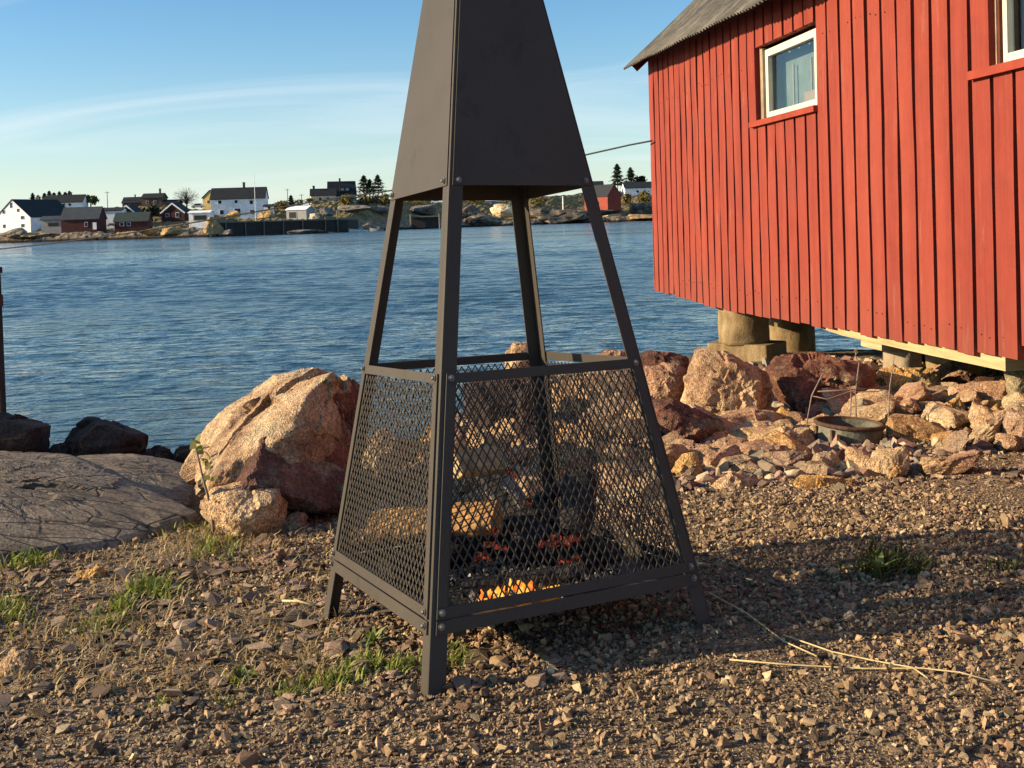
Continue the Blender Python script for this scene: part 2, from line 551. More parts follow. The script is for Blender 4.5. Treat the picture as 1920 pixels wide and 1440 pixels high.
def ground_z(x, y):
    x, y = np.asarray(x, float), np.asarray(y, float)
    rt = smooth((x + 1.2) / 1.8)
    ye = 4.3 + 0.12 * np.clip(x, -1, 3)
    z = 0.013 + 0.034 * 2.5 * np.tanh((x + 0.21) / 2.5) - 0.055 * (np.clip(y, -1, None) - 2.31)
    yy = np.maximum(0, y - ye)
    z = z + 0.055 * yy - yy * (0.055 * rt + 0.135 * (1 - rt))
    lim = 11.3 * rt + 8.3 * (1 - rt)
    z = z - 0.45 * np.maximum(0, y - lim)
    return np.maximum(z, -3.0)


def ground_full(x, y):
    x, y = np.asarray(x, float), np.asarray(y, float)
    sh = x.shape
    p = np.stack([x.ravel(), y.ravel(), np.zeros(x.size)], 1)
    nz = 0.030 * fbm(p * 1.1, 3, 5) + 0.010 * fbm(p * 5.0, 3, 9) + 0.004 * fbm(p * 22, 2, 3)
    return ground_z(x, y) + nz.reshape(sh)


def ground_hit(px, py):
    r = ray(px, py)
    lo = 1.0
    for i in range(4000):
        lo += 0.01
        p = CAM + r * lo
        if p.z <= float(ground_z(p.x, p.y)):
            return lo
    return lo


xs = np.concatenate([np.linspace(-40, -5, 36)[:-1], np.linspace(-5, 6, 441)[:-1], np.linspace(6, 40, 34)])
ys = np.concatenate([np.linspace(-30, 0.8, 32)[:-1], np.linspace(0.8, 6.5, 381)[:-1], np.linspace(6.5, 24, 120)])
X, Y = np.meshgrid(xs, ys)
Z = ground_full(X, Y)
nx, ny = len(xs), len(ys)
idx = np.arange(nx * ny).reshape(ny, nx)
quads = np.stack([idx[:-1, :-1], idx[:-1, 1:], idx[1:, 1:], idx[1:, :-1]], -1).reshape(-1, 4)
tag(link_mesh('ground', np.stack([X, Y, Z], -1).reshape(-1, 3), quads, M['soil'], smooth=True), kind='structure')

# ------------------------------------------------------------------ water
rows = np.concatenate([np.geomspace(4.5, 140, 1250), np.geomspace(140, 900, 40)[1:]])
us = np.linspace(-0.85, 0.85, 520)
U, Yw = np.meshgrid(us, rows)
Xw = U * Yw
H = np.zeros_like(Xw)
for i in range(70):
    lam = 0.2 * (9.0 ** RS.rand())
    ang = RS.randn() * 0.27 + 0.08
    kx, ky = math.sin(ang) * 2 * math.pi / lam, math.cos(ang) * 2 * math.pi / lam
    H += 0.0036 * lam ** 0.8 * np.sin(kx * Xw + ky * Yw + RS.rand() * 6.28)
patch = 0.75 + 0.5 * fbm(np.stack([Xw.ravel() * 0.22, Yw.ravel() * 0.12, np.zeros(Xw.size)], 1), 2, 44).reshape(Xw.shape)
H *= np.clip(patch, 0.3, 1.4) * (0.50 + 0.42 * smooth((Yw - 9) / 25)) * (1 - smooth((Yw - 70) / 60))
nr, nc = Xw.shape
idx = np.arange(nr * nc).reshape(nr, nc)
quads = np.stack([idx[:-1, :-1], idx[:-1, 1:], idx[1:, 1:], idx[1:, :-1]], -1).reshape(-1, 4)
tag(link_mesh('water', np.stack([Xw, Yw, WZ + H], -1).reshape(-1, 3), quads, M['water'], smooth=True), kind='structure')

# ------------------------------------------------------------------ fire pit
S = 1.25
PA, PB = 0.39949, 0.22434
PM = Matrix.Rotation(-0.06255, 3, 'X') @ Matrix.Rotation(-0.01374, 3, 'Y') @ Matrix.Rotation(-0.32057, 3, 'Z')
PO = Vector((-0.0345, 2.26312, -0.70071)) * S + CAM
CD = [Vector((0, -1, 0)), Vector((1, 0, 0)), Vector((0, 1, 0)), Vector((-1, 0, 0))]


def pw(p):
    return PO + PM @ (Vector(p) * S)


def wid(h):
    return PA - PB * h


def face_pt(kf, s, h, out=0.0):
    """point on face kf (between corner kf and kf+1): s = distance from the face's middle line, h height, out = outward offset"""
    a, b = CD[kf], CD[(kf + 1) % 4]
    mid = (a + b) * 0.5 * wid(h)
    t = (b - a).normalized()
    nrm = (a + b).normalized()
    nrm = (nrm + Vector((0, 0, PB * 0.7071))).normalized()
    return pw(mid + Vector((0, 0, h)) + t * s + nrm * out)


def half(h):
    return wid(h) * 0.70711


def plate(mb, kf, s0b, s1b, s0t, s1t, h0, h1, o0, o1):
    q = [face_pt(kf, s0b, h0, o0), face_pt(kf, s1b, h0, o0), face_pt(kf, s1b, h0, o1), face_pt(kf, s0b, h0, o1),
         face_pt(kf, s0t, h1, o0), face_pt(kf, s1t, h1, o0), face_pt(kf, s1t, h1, o1), face_pt(kf, s0t, h1, o1)]
    mb.hexa(q)


FOOT = -0.15
base = pw((0, 0, -0.137))
pit = empty('fire_pit', base, 'tall dark steel fire pit with pyramid hood and mesh basket standing on gravel', 'fire pit')
TOP = 1.52
TH, FL = 0.0035, 0.034
for c in range(4):
    mb = MB()
    f1, f2 = c, (c + 3) % 4
    plate(mb, f1, -half(FOOT), -half(FOOT) + FL, -half(TOP), -half(TOP) + FL * 0.8, FOOT, TOP, -TH, 0)
    plate(mb, f2, half(FOOT) - FL, half(FOOT) - TH, half(TOP) - FL * 0.8, half(TOP) - TH, FOOT, TOP, -TH, 0)
    mb.build('leg', M['steel'], pit, base, bevel=0.0016)


def bolt(parent, kf, s, h, out):
    mb = MB()
    p0, p1 = face_pt(kf, s, h, out), face_pt(kf, s, h, out + 0.0025)
    p2, p3 = face_pt(kf, s, h, out + 0.0055), face_pt(kf, s, h, out + 0.007)
    mb.tube([p0, p1, p1 + (p1 - p0) * 0.02, p2, p3], [0.0076, 0.0076, 0.0054, 0.0050, 0.0028], 12)
    mb.build('bolt', M['bolt'], parent, base, smooth=False)


hood = MB()
hb = 0.762
for kf in range(4):
    e = 0.0065
    plate(hood, kf, -half(hb) + e, half(hb) - e, -half(TOP) + e, half(TOP) - e, hb, TOP, 0.0004, 0.0026)
cap = MB()
hood_o = hood.build('hood', M['steel'], pit, base, bevel=0.0006)
for kf in range(4):
    for sg in (-1, 1):
        bolt(hood_o, kf, sg * (half(0.772) - 0.0185), 0.772, 0.0026)

PB0, PB1, BAR, IN = -0.0105, 0.4085, 0.0185, 0.0095
for kf in range(4):
    fr_ = MB()
    o0, o1 = 0.0005, 0.0042
    def ed(h): return half(h) - IN
    plate(fr_, kf, -ed(PB0), ed(PB0), -ed(PB0 + BAR), ed(PB0 + BAR), PB0, PB0 + BAR, o0, o1)
    plate(fr_, kf, -ed(PB1 - BAR), ed(PB1 - BAR), -ed(PB1), ed(PB1), PB1 - BAR, PB1, o0, o1)
    hl, hh = PB0 + BAR, PB1 - BAR
    for sg in (-1, 1):
        lo, hi = (-ed(hl), -ed(hl) + BAR) if sg < 0 else (ed(hl) - BAR, ed(hl))
        lo2, hi2 = (-ed(hh), -ed(hh) + BAR) if sg < 0 else (ed(hh) - BAR, ed(hh))
        plate(fr_, kf, lo, hi, lo2, hi2, hl, hh, o0, o1)
    panel = fr_.build('mesh_panel', M['steel'], pit, base, bevel=0.0008)
    # expanded metal: zigzag strands that meet at their knuckles
    mm = MB()
    ps, ph, sw = 0.0168, 0.0295, 0.00150
    ncol = int(half(hl) / ps) + 2
    nrow = int((hh - hl) / (ph / 2)) + 2
    for ci in range(-ncol, ncol + 1):
        for ri in range(nrow):
            h0 = hl - 0.004 + ri * ph / 2
            h1 = h0 + ph / 2
            for sgn in (-1, 1):
                off = ps / 4 * sgn * (1 if ri % 2 == 0 else -1)
                sa = ci * ps + (ps / 4 * sgn) + off * 0
                # strand from knuckle to knuckle
                x0 = ci * ps + (0 if ri % 2 == 0 else sgn * ps / 2)
                x1 = ci * ps + (sgn * ps / 2 if ri % 2 == 0 else 0)
                if max(abs(x0), abs(x1)) > half(h1) - 0.022 or h1 > hh + 0.006:
                    continue
                q = [face_pt(kf, x0 - sw, h0, -0.0004), face_pt(kf, x0 + sw, h0, -0.0004), face_pt(kf, x0 + sw, h0, -0.0018), face_pt(kf, x0 - sw, h0, -0.0018),
                     face_pt(kf, x1 - sw, h1, -0.0004 + 0.0006), face_pt(kf, x1 + sw, h1, -0.0004 + 0.0006), face_pt(kf, x1 + sw, h1, -0.0014), face_pt(kf, x1 - sw, h1, -0.0014)]
                mm.hexa(q)
    mm.build('wire_mesh', M['steel'], panel, base)
    for hbolt in (0.0, 0.40):
        for sg in (-1, 1):
            bolt(panel, kf, sg * (half(hbolt) - 0.0185), hbolt, 0.0042)
# ash tray hung under the basket
tr_ = MB()
for kf in range(4):
    h0, h1 = -0.0355, -0.0135
    plate(tr_, kf, -half(h0) + IN, half(h0) - IN, -half(h1) + IN, half(h1) - IN, h0, h1, 0.0005, 0.004)
w = wid(-0.03) - 0.008
for q in ([(0, -w, -0.034), (w, 0, -0.034), (0, w, -0.034), (-w, 0, -0.034), (0, -w, -0.030), (w, 0, -0.030), (0, w, -0.030), (-w, 0, -0.030)],):
    tr_.hexa([pw(p) for p in q])
tray = tr_.build('ash_tray', M['steel'], pit, base, bevel=0.0006)
for kf in range(4):
    for sg in (-1, 1):
        bolt(tray, kf, sg * (half(-0.0225) - 0.0185), -0.0225, 0.004)
lug = MB()
lug.box(pw((0.03, -0.345, -0.043)), (0.03, 0.006, 0.022), -0.32 + 0.78)
lug.build('tray_lug', M['steel'], tray, base)

# fuel: everything lies in the basket
n = 1400
ang, rr = RS.rand(n) * 6.283, np.sqrt(RS.rand(n)) * 0.33
hp = [pw((math.cos(a_) * r_ * 0.75, math.sin(a_) * r_ * 0.75, -0.027 + 0.02 * RS.rand())) for a_, r_ in zip(ang, rr)]
mb = MB()
for p in hp:
    s_ = 0.003 + 0.009 * RS.rand() ** 2
    mb.box(p, (s_, s_ * (0.6 + RS.rand()), s_ * 0.7), RS.rand() * 3.1, Matrix.Rotation(RS.rand() * 3, 3, 'X') @ Matrix.Rotation(RS.rand() * 3, 3, 'Z'))
tag(mb.build('ash', M['ash'], None, tuple(pw((0, 0, -0.03)))), kind='stuff')


def log(name, a, b, r, mat, label, seed, split=False, group=None, world=False):
    if not world:
        a, b = pw(a), pw(b)
    L = (b - a).length
    n_, m_ = 22, 18
    d = (b - a).normalized()
    r1 = d.cross(Vector((0.1, 0.3, 1))).normalized()
    u1 = r1.cross(d)
    vs_, fs_ = [], []
    for i in range(n_):
        t = i / (n_ - 1)
        for j in range(m_):
            an = 2 * math.pi * j / m_
            rad_ = 1.0
            if split:
                rad_ = min(1.0, 0.45 / max(1e-3, abs(math.cos(an - 0.6))) if math.cos(an - 0.6) > 0 else 1.0)
            p = a + d * (L * t) + (r1 * math.cos(an) + u1 * math.sin(an)) * (r * rad_)
            vs_.append(p)
    pv = np.array(vs_)
    nz = fbm(pv * 26, 3, seed)
    cx_ = np.repeat(np.array([list(a + d * (L * i / (n_ - 1))) for i in range(n_)]), m_, 0)
    pv = cx_ + (pv - cx_) * (1 + 0.22 * nz)[:, None]
    for i in range(n_ - 1):
        for j in range(m_):
            fs_.append((i * m_ + j, i * m_ + (j + 1) % m_, (i + 1) * m_ + (j + 1) % m_, (i + 1) * m_ + j))
    fs_.append(tuple(reversed(range(m_))))
    fs_.append(tuple((n_ - 1) * m_ + j for j in range(m_)))
    o = link_mesh(name, pv, fs_, mat, None, tuple((a + b) / 2))
    return tag(o, label, 'log', group)


log('firewood_log', (-0.27, -0.075, 0.075), (0.02, -0.10, 0.105), 0.043, M['firewood'], 'pale split log lying behind the lit left mesh panel of the fire pit', 3, True)
log('charred_log', (-0.05, 0.05, 0.17), (0.10, -0.06, 0.05), 0.036, M['char'], 'blackened log leaning diagonally in the middle of the fire pit', 4, True)
log('charred_log', (0.15, 0.08, 0.15), (0.16, -0.04, 0.05), 0.045, M['char'], 'black stump of log standing right of centre in the fire', 5)
log('charred_log', (-0.16, 0.12, 0.0), (0.20, 0.02, 0.01), 0.045, M['char'], 'charred log lying flat on the ash under the other logs', 6)
log('charred_log', (-0.20, -0.16, 0.0), (0.02, 0.16, 0.03), 0.042, M['char'], 'charred log lying across the basket behind the front leg', 7)
log('charred_log', (-0.10, -0.10, 0.02), (0.10, 0.10, 0.13), 0.020, M['char'], 'thin charred stick leaning across the middle of the fire', 8)
log('charred_log', (0.24, 0.02, 0.0), (0.06, -0.02, 0.12), 0.018, M['char'], 'thin black stick propped against the stump from the right', 9)
log('burnt_log', (0.10, 0.02, 0.02), (0.02, -0.03, 0.17), 0.017, M['ash'], 'ash-grey stick standing upright in the middle of the fire', 10)
log('charred_log', (-0.02, -0.2, -0.01), (0.2, -0.12, 0.01), 0.022, M['char'], 'charred stick lying behind the flames at the tray edge', 11)
log('firewood_log', at(852, 872, 2.74), at(934, 862, 2.86), 0.036, M['pale_wood'], 'pale sunlit split log lying on the black logs in the fire pit', 14, True, world=True)
# glowing coals and a low flame
def coals(name, items, mat, label, cat):
    mb = MB()
    for (x_, y_, h_, s_) in items:
        for q in range(4):
            c_ = pw((x_ + RS.randn() * s_ * 0.5, y_ + RS.randn() * s_ * 0.5, h_ + abs(RS.randn()) * s_ * 0.3))
            sz = s_ * S * (0.5 + RS.rand() * 0.6)
            mb.box(c_, (sz, sz * 0.8, sz * 0.6), 0, Matrix.Rotation(RS.rand() * 3, 3, 'X') @ Matrix.Rotation(RS.rand() * 3, 3, 'Z'))
    return tag(mb.build(name, mat, None, tuple(pw((items[0][0], items[0][1], items[0][2])))), label, cat)


coals('glowing_coals', [(0.15, -0.09, 0.055, 0.02), (0.18, -0.085, 0.06, 0.016), (0.12, -0.10, 0.05, 0.016), (0.16, -0.10, 0.02, 0.015)], M['ember'],
      'ring of red glowing coals at the end of the black stump', 'embers')
coals('glowing_coals', [(0.02, -0.13, 0.05, 0.018), (0.02, -0.13, 0.08, 0.014), (0.0, -0.125, 0.03, 0.018)], M['ember'],
      'red glowing coals between the logs near the front leg', 'embers')
coals('glowing_coals', [(0.02, 0.0, 0.17, 0.012), (0.06, -0.03, 0.12, 0.012)], M['ember'],
      'small red glow along the leaning black log', 'embers')
mb = MB()
for i in range(26):
    q_ = RS.rand()
    x_ = 0.030 + 0.125 * q_
    y_ = -0.236 + 0.090 * q_ + RS.randn() * 0.010
    h_ = (0.014 + 0.014 * RS.rand()) * (1.2 - abs(q_ - 0.45))
    w_ = 0.006 + 0.007 * RS.rand()
    lx, ly = RS.randn() * 0.006, RS.randn() * 0.004
    mb.tube([pw((x_, y_, -0.028)), pw((x_ + lx * 0.2, y_, -0.024 + h_ * 0.3)), pw((x_ + lx * 0.7, y_ + ly * 0.5, -0.024 + h_ * 0.7)), pw((x_ + lx * 1.3, y_ + ly, -0.024 + h_ * 1.15))],
            [w_ * 0.9, w_, w_ * 0.75, w_ * 0.2], 9)
tag(mb.build('flame', M['flame'], None, tuple(pw((0.09, -0.19, -0.03))), smooth=True), 'low yellow and orange flames burning at the tray edge of the fire pit', 'flame')

# ------------------------------------------------------------------ red barn
TA = rad(-7.5)
WD = Vector((math.sin(TA), math.cos(TA), 0))
WN = Vector((-math.cos(TA), math.sin(TA), 0))          # outward, towards the left
DW = 3.3


def wp(t, o, z):
    return -WN * (DW - o) + WD * t + Vector((0, 0, z))


def on_wall(x, y, o=0.0):
    r = ray(x, y)
    k_ = -(DW - o) / r.dot(WN)
    p = CAM + r * k_
    return p.dot(WD), p.z


class WB(MB):
    def wbox(s, t0, t1, o0, o1, z0, z1):
        s.hexa([wp(t0, o0, z0), wp(t1, o0, z0), wp(t1, o1, z0), wp(t0, o1, z0),
                wp(t0, o0, z1), wp(t1, o0, z1), wp(t1, o1, z1), wp(t0, o1, z1)])


TC = on_wall(1226, 340)[0]
ZT = on_wall(1222, 128)[1]
barn_base = wp(TC / 2, -2.4, -0.5)
barn = empty('red_barn', barn_base, 'large red boarded boathouse with corrugated roof standing on piles over the shore', 'building')
bott = [(1232, 545), (1350, 579), (1480, 604), (1569, 618), (1640, 630), (1702, 641), (1762, 651), (1833, 664), (1900, 676)]
bt = sorted([on_wall(*q, o=0.025) for q in bott])
bts, bzs = np.array([q[0] for q in bt]), np.array([q[1] for q in bt])


def wall_bottom(t):
    return float(np.interp(t, bts, bzs))


gaps = [1499.5, 1521, 1542, 1566, 1591, 1617, 1643, 1671, 1700, 1731.6, 1765, 1800, 1836, 1873.7, 1915]
tg = [on_wall(x_, 520 + (x_ - 1500) * 0.25, 0.025)[0] for x_ in gaps]
pitch_b = (tg[0] - tg[-1]) / (len(tg) - 1)
w1l, w1zb = on_wall(1430, 222)
w1r, w1zt = on_wall(1520, 62)[0] - 0.03, on_wall(1426, 95)[1]
w1zb2 = on_wall(1515, 205)[1]
w1zb = (w1zb + w1zb2) / 2
w2l, w2zb = on_wall(1866, 124)
WINS = [(w1r, w1l, w1zb, w1zt), (w2l - (w1l - w1r) * 1.0, w2l, w2zb, w2zb + (w1zt - w1zb))]
print('barn', TC, ZT, pitch_b, WINS, bzs)
T0 = 0.6
cl, ul = WB(), WB()
rb = random.Random(4)
edges_t = [T0]
t = tg[0]
allg = []
while t < TC: t += pitch_b
t -= pitch_b
while t > T0:
    allg.append(t)
    t -= pitch_b
allg = sorted(allg)
bounds = [T0] + allg + [TC]


def seg_z(t0, t1, zb, zt):
    """heights the board runs over, with windows cut out"""
    out = [(zb, zt)]
    for (a_, b_, c_, d_) in WINS:
        m_ = (t0 + t1) / 2
        if a_ - 0.02 < m_ < b_ + 0.02:
            out = [(zb, c_ - 0.05), (d_ + 0.03, zt)]
    return out


def board(t0, t1, o0, o1, z0, z1, amp, seed):
    n_ = max(2, int((z1 - z0) / 0.11))
    zz = np.linspace(z0, z1, n_)
    e0 = t0 + amp * fbm(np.stack([zz * 2.6, np.full(n_, seed * 3.1), np.zeros(n_)], 1), 2, 1)
    e1 = t1 + amp * fbm(np.stack([zz * 2.6, np.full(n_, seed * 3.1 + 9), np.zeros(n_)], 1), 2, 2)
    oo = o1 + 0.004 * fbm(np.stack([zz * 1.7, np.full(n_, seed * 5.1), np.zeros(n_)], 1), 1, 6)
    vs_, fs_ = [], []
    for i in range(n_):
        vs_ += [wp(e0[i], o0, zz[i]), wp(e0[i], oo[i], zz[i]), wp(e1[i], oo[i], zz[i]), wp(e1[i], o0, zz[i])]
    for i in range(n_ - 1):
        for j in range(4):
            fs_.append((i * 4 + j, i * 4 + (j + 1) % 4, (i + 1) * 4 + (j + 1) % 4, (i + 1) * 4 + j))
    fs_ += [(0, 1, 2, 3), tuple((n_ - 1) * 4 + j for j in (3, 2, 1, 0))]
    cl.add(vs_, [tuple(reversed(f_)) for f_ in fs_])


for i in range(len(bounds) - 1):
    a_, b_ = bounds[i], bounds[i + 1]
    zb = wall_bottom((a_ + b_) / 2) + rb.uniform(-0.012, 0.012)
    if 0 < i < len(bounds) and on_wall(1868, 650)[0] - 0.1 > b_:
        zb += 0.08
    far_ = (a_ + b_) / 2 / TC
    for z0, z1 in seg_z(a_, b_, zb, 2.62 + 0.026 * ((a_ + b_) / 2 - 7.5) + 0.20):
        board(a_ + 0.032, b_ - 0.004, -0.016, 0.026, z0, z1, 0.004 + 0.016 * smooth((far_ - 0.5) / 0.5), i)
    for z0, z1 in seg_z(a_, b_, zb + 0.03, 2.62 + 0.026 * ((a_ + b_) / 2 - 7.5) + 0.20):
        ul.wbox(a_ - 0.001, b_ - 0.001, -0.045, -0.017, z0, z1)
cl.build('cladding', M['red'], barn, barn_base)
nl = WB()
for i in range(len(bounds) - 1):
    a_, b_ = bounds[i], bounds[i + 1]
    for zn in (0.34, 2.30):
        for tn in (0.27, 0.75):
            t_n, z_n = a_ + (b_ - a_) * (0.16 + 0.8 * tn), zn + rb.uniform(-0.03, 0.03)
            if any(w_[0] - 0.1 < t_n < w_[1] + 0.1 and w_[2] - 0.1 < z_n < w_[3] + 0.05 for w_ in WINS):
                continue
            if rb.random() < 0.45:
                continue
            nl.wbox(t_n - 0.0035, t_n + 0.0035, 0.022, 0.0315, z_n - 0.0035, z_n + 0.0035)
tag(nl.build('nail_heads', M['rust'], barn, barn_base), kind='stuff')
ul.build('under_boards', M['dark_trim'], barn, barn_base)  # dark colour stands in for the shade deep in the board gaps
# shell: other walls, floor
sh = WB()
DEPTH = 5.2
sh.wbox(T0 + 0.1, TC - 0.03, -0.34, -0.30, 0.55, ZT)
sh.wbox(TC - 0.06, TC - 0.02, -DEPTH, -0.031, 0.30, ZT)
sh.wbox(T0, TC - 0.02, -DEPTH - 0.03, -DEPTH, 0.30, ZT)
sh.wbox(T0, T0 + 0.04, -DEPTH, -0.031, 0.30, ZT)
sh.build('wall', M['red'], barn, barn_base)
fl = WB()
fl.wbox(T0 + 0.05, TC - 0.07, -DEPTH + 0.01, -0.15, 0.42, 0.54)
for q in np.arange(T0 + 0.6, TC, 0.9):
    fl.wbox(q, q + 0.1, -DEPTH + 0.1, -0.16, 0.30, 0.418)
fl.build('floor_joists', M['dark_wood'], barn, barn_base)
sb = WB()
bm = [on_wall(*q, o=-0.02) for q in ((1530, 612), (1581, 629), (1732, 663), (1888, 696))]
bm = sorted(bm)
for i in range(len(bm) - 1):
    (ta, za), (tb, zb_) = bm[i], bm[i + 1]
    sb.hexa([wp(ta, -0.13, za), wp(tb, -0.13, zb_), wp(tb, -0.012, zb_), wp(ta, -0.012, za),
             wp(ta, -0.13, wall_bottom(ta) + 0.02), wp(tb, -0.13, wall_bottom(tb) + 0.02), wp(tb, -0.012, wall_bottom(tb) + 0.02), wp(ta, -0.012, wall_bottom(ta) + 0.02)])
sb.wbox(T0, bm[0][0] - 0.02, -0.14, -0.02, 0.25, 0.36)
sb.build('sill_beam', M['timber'], barn, barn_base)
# windows
for (a_, b_, c_, d_) in WINS:
    wf = WB()
    f_ = 0.058
    i0, i1 = -0.075, -0.035
    wf.wbox(a_, b_, i0, i1, c_, c_ + f_)
    wf.wbox(a_, b_, i0, i1, d_ - f_, d_)
    wf.wbox(a_, a_ + f_, i0, i1, c_ + f_, d_ - f_)
    wf.wbox(b_ - f_, b_, i0, i1, c_ + f_, d_ - f_)
    win = wf.build('window', M['white_paint'], barn, barn_base)
    p_ = WB()
    p_.wbox(a_ + f_, b_ - f_, -0.070, -0.066, c_ + f_, d_ - f_)
    p_.build('pane', M['glass'], win, barn_base)
    p_ = WB()
    p_.wbox(b_ + 0.002, b_ + 0.06, -0.05, -0.012, c_ - 0.03, d_ + 0.02)
    p_.build('casing', M['bare_wood'], win, barn_base)
    p_ = WB()
    p_.wbox(a_ - 0.13, b_ + 0.17, -0.02, 0.062, c_ - 0.052, c_ - 0.006)
    p_.build('sill', M['red_trim'], win, barn_base)
    p_ = WB()
    p_.wbox(a_ + 0.01, b_ - 0.01, -0.20, -0.19, c_ + 0.01, d_ - 0.01)
    p_.build('curtain', M['curtain'], win, barn_base)
    p_ = WB()
    for q in (0.28, 0.62):
        p_.wbox(b_ - (b_ - a_) * q - 0.02, b_ - (b_ - a_) * q, -0.16, -0.15, c_ + 0.08, d_ - 0.16)
    p_.wbox(a_ + 0.18, a_ + 0.42, -0.17, -0.1, c_ + 0.06, c_ + 0.15)
    p_.build('curtain_trim', M['curtain_edge'], win, barn_base)
# corrugated roof
OH = 0.30
ro = ray(1168, 143)
kk = -(DW - OH) / ro.dot(WN)
pe = CAM + ro * kk
pe.z = 2.752
SAG = Vector((0, 0, 0.026))      # the eave drops a little towards the near end
TE, ZE = pe.dot(WD), pe.z
best = None
for th in np.linspace(15, 60, 181):
    dv = -WN * math.cos(rad(th)) + Vector((0, 0, math.sin(rad(th))))
    q = pe + dv * 1.0
    d_ = q - CAM
    yy = d_.dot(YA)
    a_, b_ = d_.dot(cam_right) / yy, d_.dot(cam_up) / yy
    x2, y2 = 960 + F * a_, CY - F * b_
    d_ = pe - CAM
    yy = d_.dot(YA)
    x1, y1 = 960 + F * d_.dot(cam_right) / yy, CY - F * d_.dot(cam_up) / yy
    sl = (y2 - y1) / (x2 - x1)
    e_ = abs(sl - (0 - 138) / (1310 - 1166))
    if best is None or e_ < best[0]:
        best = (e_, th)
TH_R = best[1]
print('roof', TE, ZE, TH_R, TC)
RL = (DEPTH / 2 + OH) / math.cos(rad(TH_R))
up = -WN * math.cos(rad(TH_R)) + Vector((0, 0, math.sin(rad(TH_R))))
up2 = WN * math.cos(rad(TH_R)) + Vector((0, 0, math.sin(rad(TH_R))))
nr_ = WN * math.sin(rad(TH_R)) + Vector((0, 0, math.cos(rad(TH_R))))
WAVE, AMP = 0.076, 0.011
tt = np.arange(T0 - 0.4, TE + 0.001, WAVE / 8)
vs_, fs_ = [], []
nseg = 10
for j in range(nseg + 1):
    for i, t_ in enumerate(tt):
        hgt = AMP * math.cos(2 * math.pi * t_ / WAVE)
        lap = 0.006 * math.sin(t_ * 1.3 + j) + 0.004 * math.sin(t_ * 5.1)
        p = pe + (WD + SAG) * (t_ - TE) + up * (RL * j / nseg + (0.012 * math.sin(t_ * 2.2) + 0.006 * math.sin(t_ * 9) if j == 0 else 0)) + nr_ * (hgt + lap)
        vs_.append(p)
nt_ = len(tt)
base2 = len(vs_)
vs_ += [p - nr_ * 0.006 for p in vs_]
for j in range(nseg):
    for i in range(nt_ - 1):
        a_ = j * nt_ + i
        fs_.append((a_, a_ + nt_, a_ + nt_ + 1, a_ + 1))
        fs_.append((base2 + a_, base2 + a_ + 1, base2 + a_ + nt_ + 1, base2 + a_ + nt_))
for i in range(nt_ - 1):
    fs_.append((i, i + 1, base2 + i + 1, base2 + i))
for j in range(nseg):
    a_ = j * nt_ + nt_ - 1
    fs_.append((a_, a_ + nt_, base2 + a_ + nt_, base2 + a_))
roof = link_mesh('roof', vs_, fs_, M['roof_sheet'], barn, barn_base, smooth=True)
rf2 = WB()
pr = pe + up * RL
q0, q1 = pr + (WD + SAG) * (T0 - 0.4 - TE), pr
rf2.hexa([q0 - up2 * 0 - nr_ * 0.0, q1, q1 - up2 * RL, q0 - up2 * RL,
          q0 + Vector((0, 0, 0.02)), q1 + Vector((0, 0, 0.02)), q1 - up2 * RL + Vector((0, 0, 0.02)), q0 - up2 * RL + Vector((0, 0, 0.02))])
rf2.build('roof_slope', M['roof_sheet'], roof, barn_base)
ga = WB()      # gable triangle at the far end and eave boards
zr = pe.z - 0.05 + math.tan(rad(TH_R)) * OH
for t_ in (TC - 0.05,):
    ridge = math.tan(rad(TH_R)) * DEPTH / 2
    ga.add([wp(t_, -0.05, zr), wp(t_, -DEPTH, zr), wp(t_, -DEPTH / 2, zr + ridge), wp(t_ + 0.03, -0.05, zr), wp(t_ + 0.03, -DEPTH, zr), wp(t_ + 0.03, -DEPTH / 2, zr + ridge)],
           [(0, 1, 2), (5, 4, 3), (0, 3, 4, 1), (1, 4, 5, 2), (2, 5, 3, 0)])
ga.build('gable', M['red'], barn, barn_base)
ev = WB()
p0 = pe - nr_ * 0.028
for (s0, s1, d_) in ((0.25, 0.285, 0.10),):
    a_ = p0 + up * s0
    b_ = p0 + up * s1
    ev.hexa([a_ + (WD + SAG) * (T0 - TE) - nr_ * d_, a_ - nr_ * d_ - WD * 0.02, b_ - nr_ * d_ - WD * 0.02, b_ + (WD + SAG) * (T0 - TE) - nr_ * d_,
             a_ + (WD + SAG) * (T0 - TE), a_ - WD * 0.02, b_ - WD * 0.02, b_ + (WD + SAG) * (T0 - TE)])
# barge board along the far verge
a_, b_ = p0 - WD * 0.10, p0 - WD * 0.06
ev.hexa([a_ + up * 0.09 - nr_ * 0.10, b_ + up * 0.09 - nr_ * 0.10, b_ + up * RL - nr_ * 0.10, a_ + up * RL - nr_ * 0.10,
         a_ + up * 0.09, b_ + up * 0.09, b_ + up * RL, a_ + up * RL])
ev.build('eave_board', M['dark_trim'], barn, barn_base)


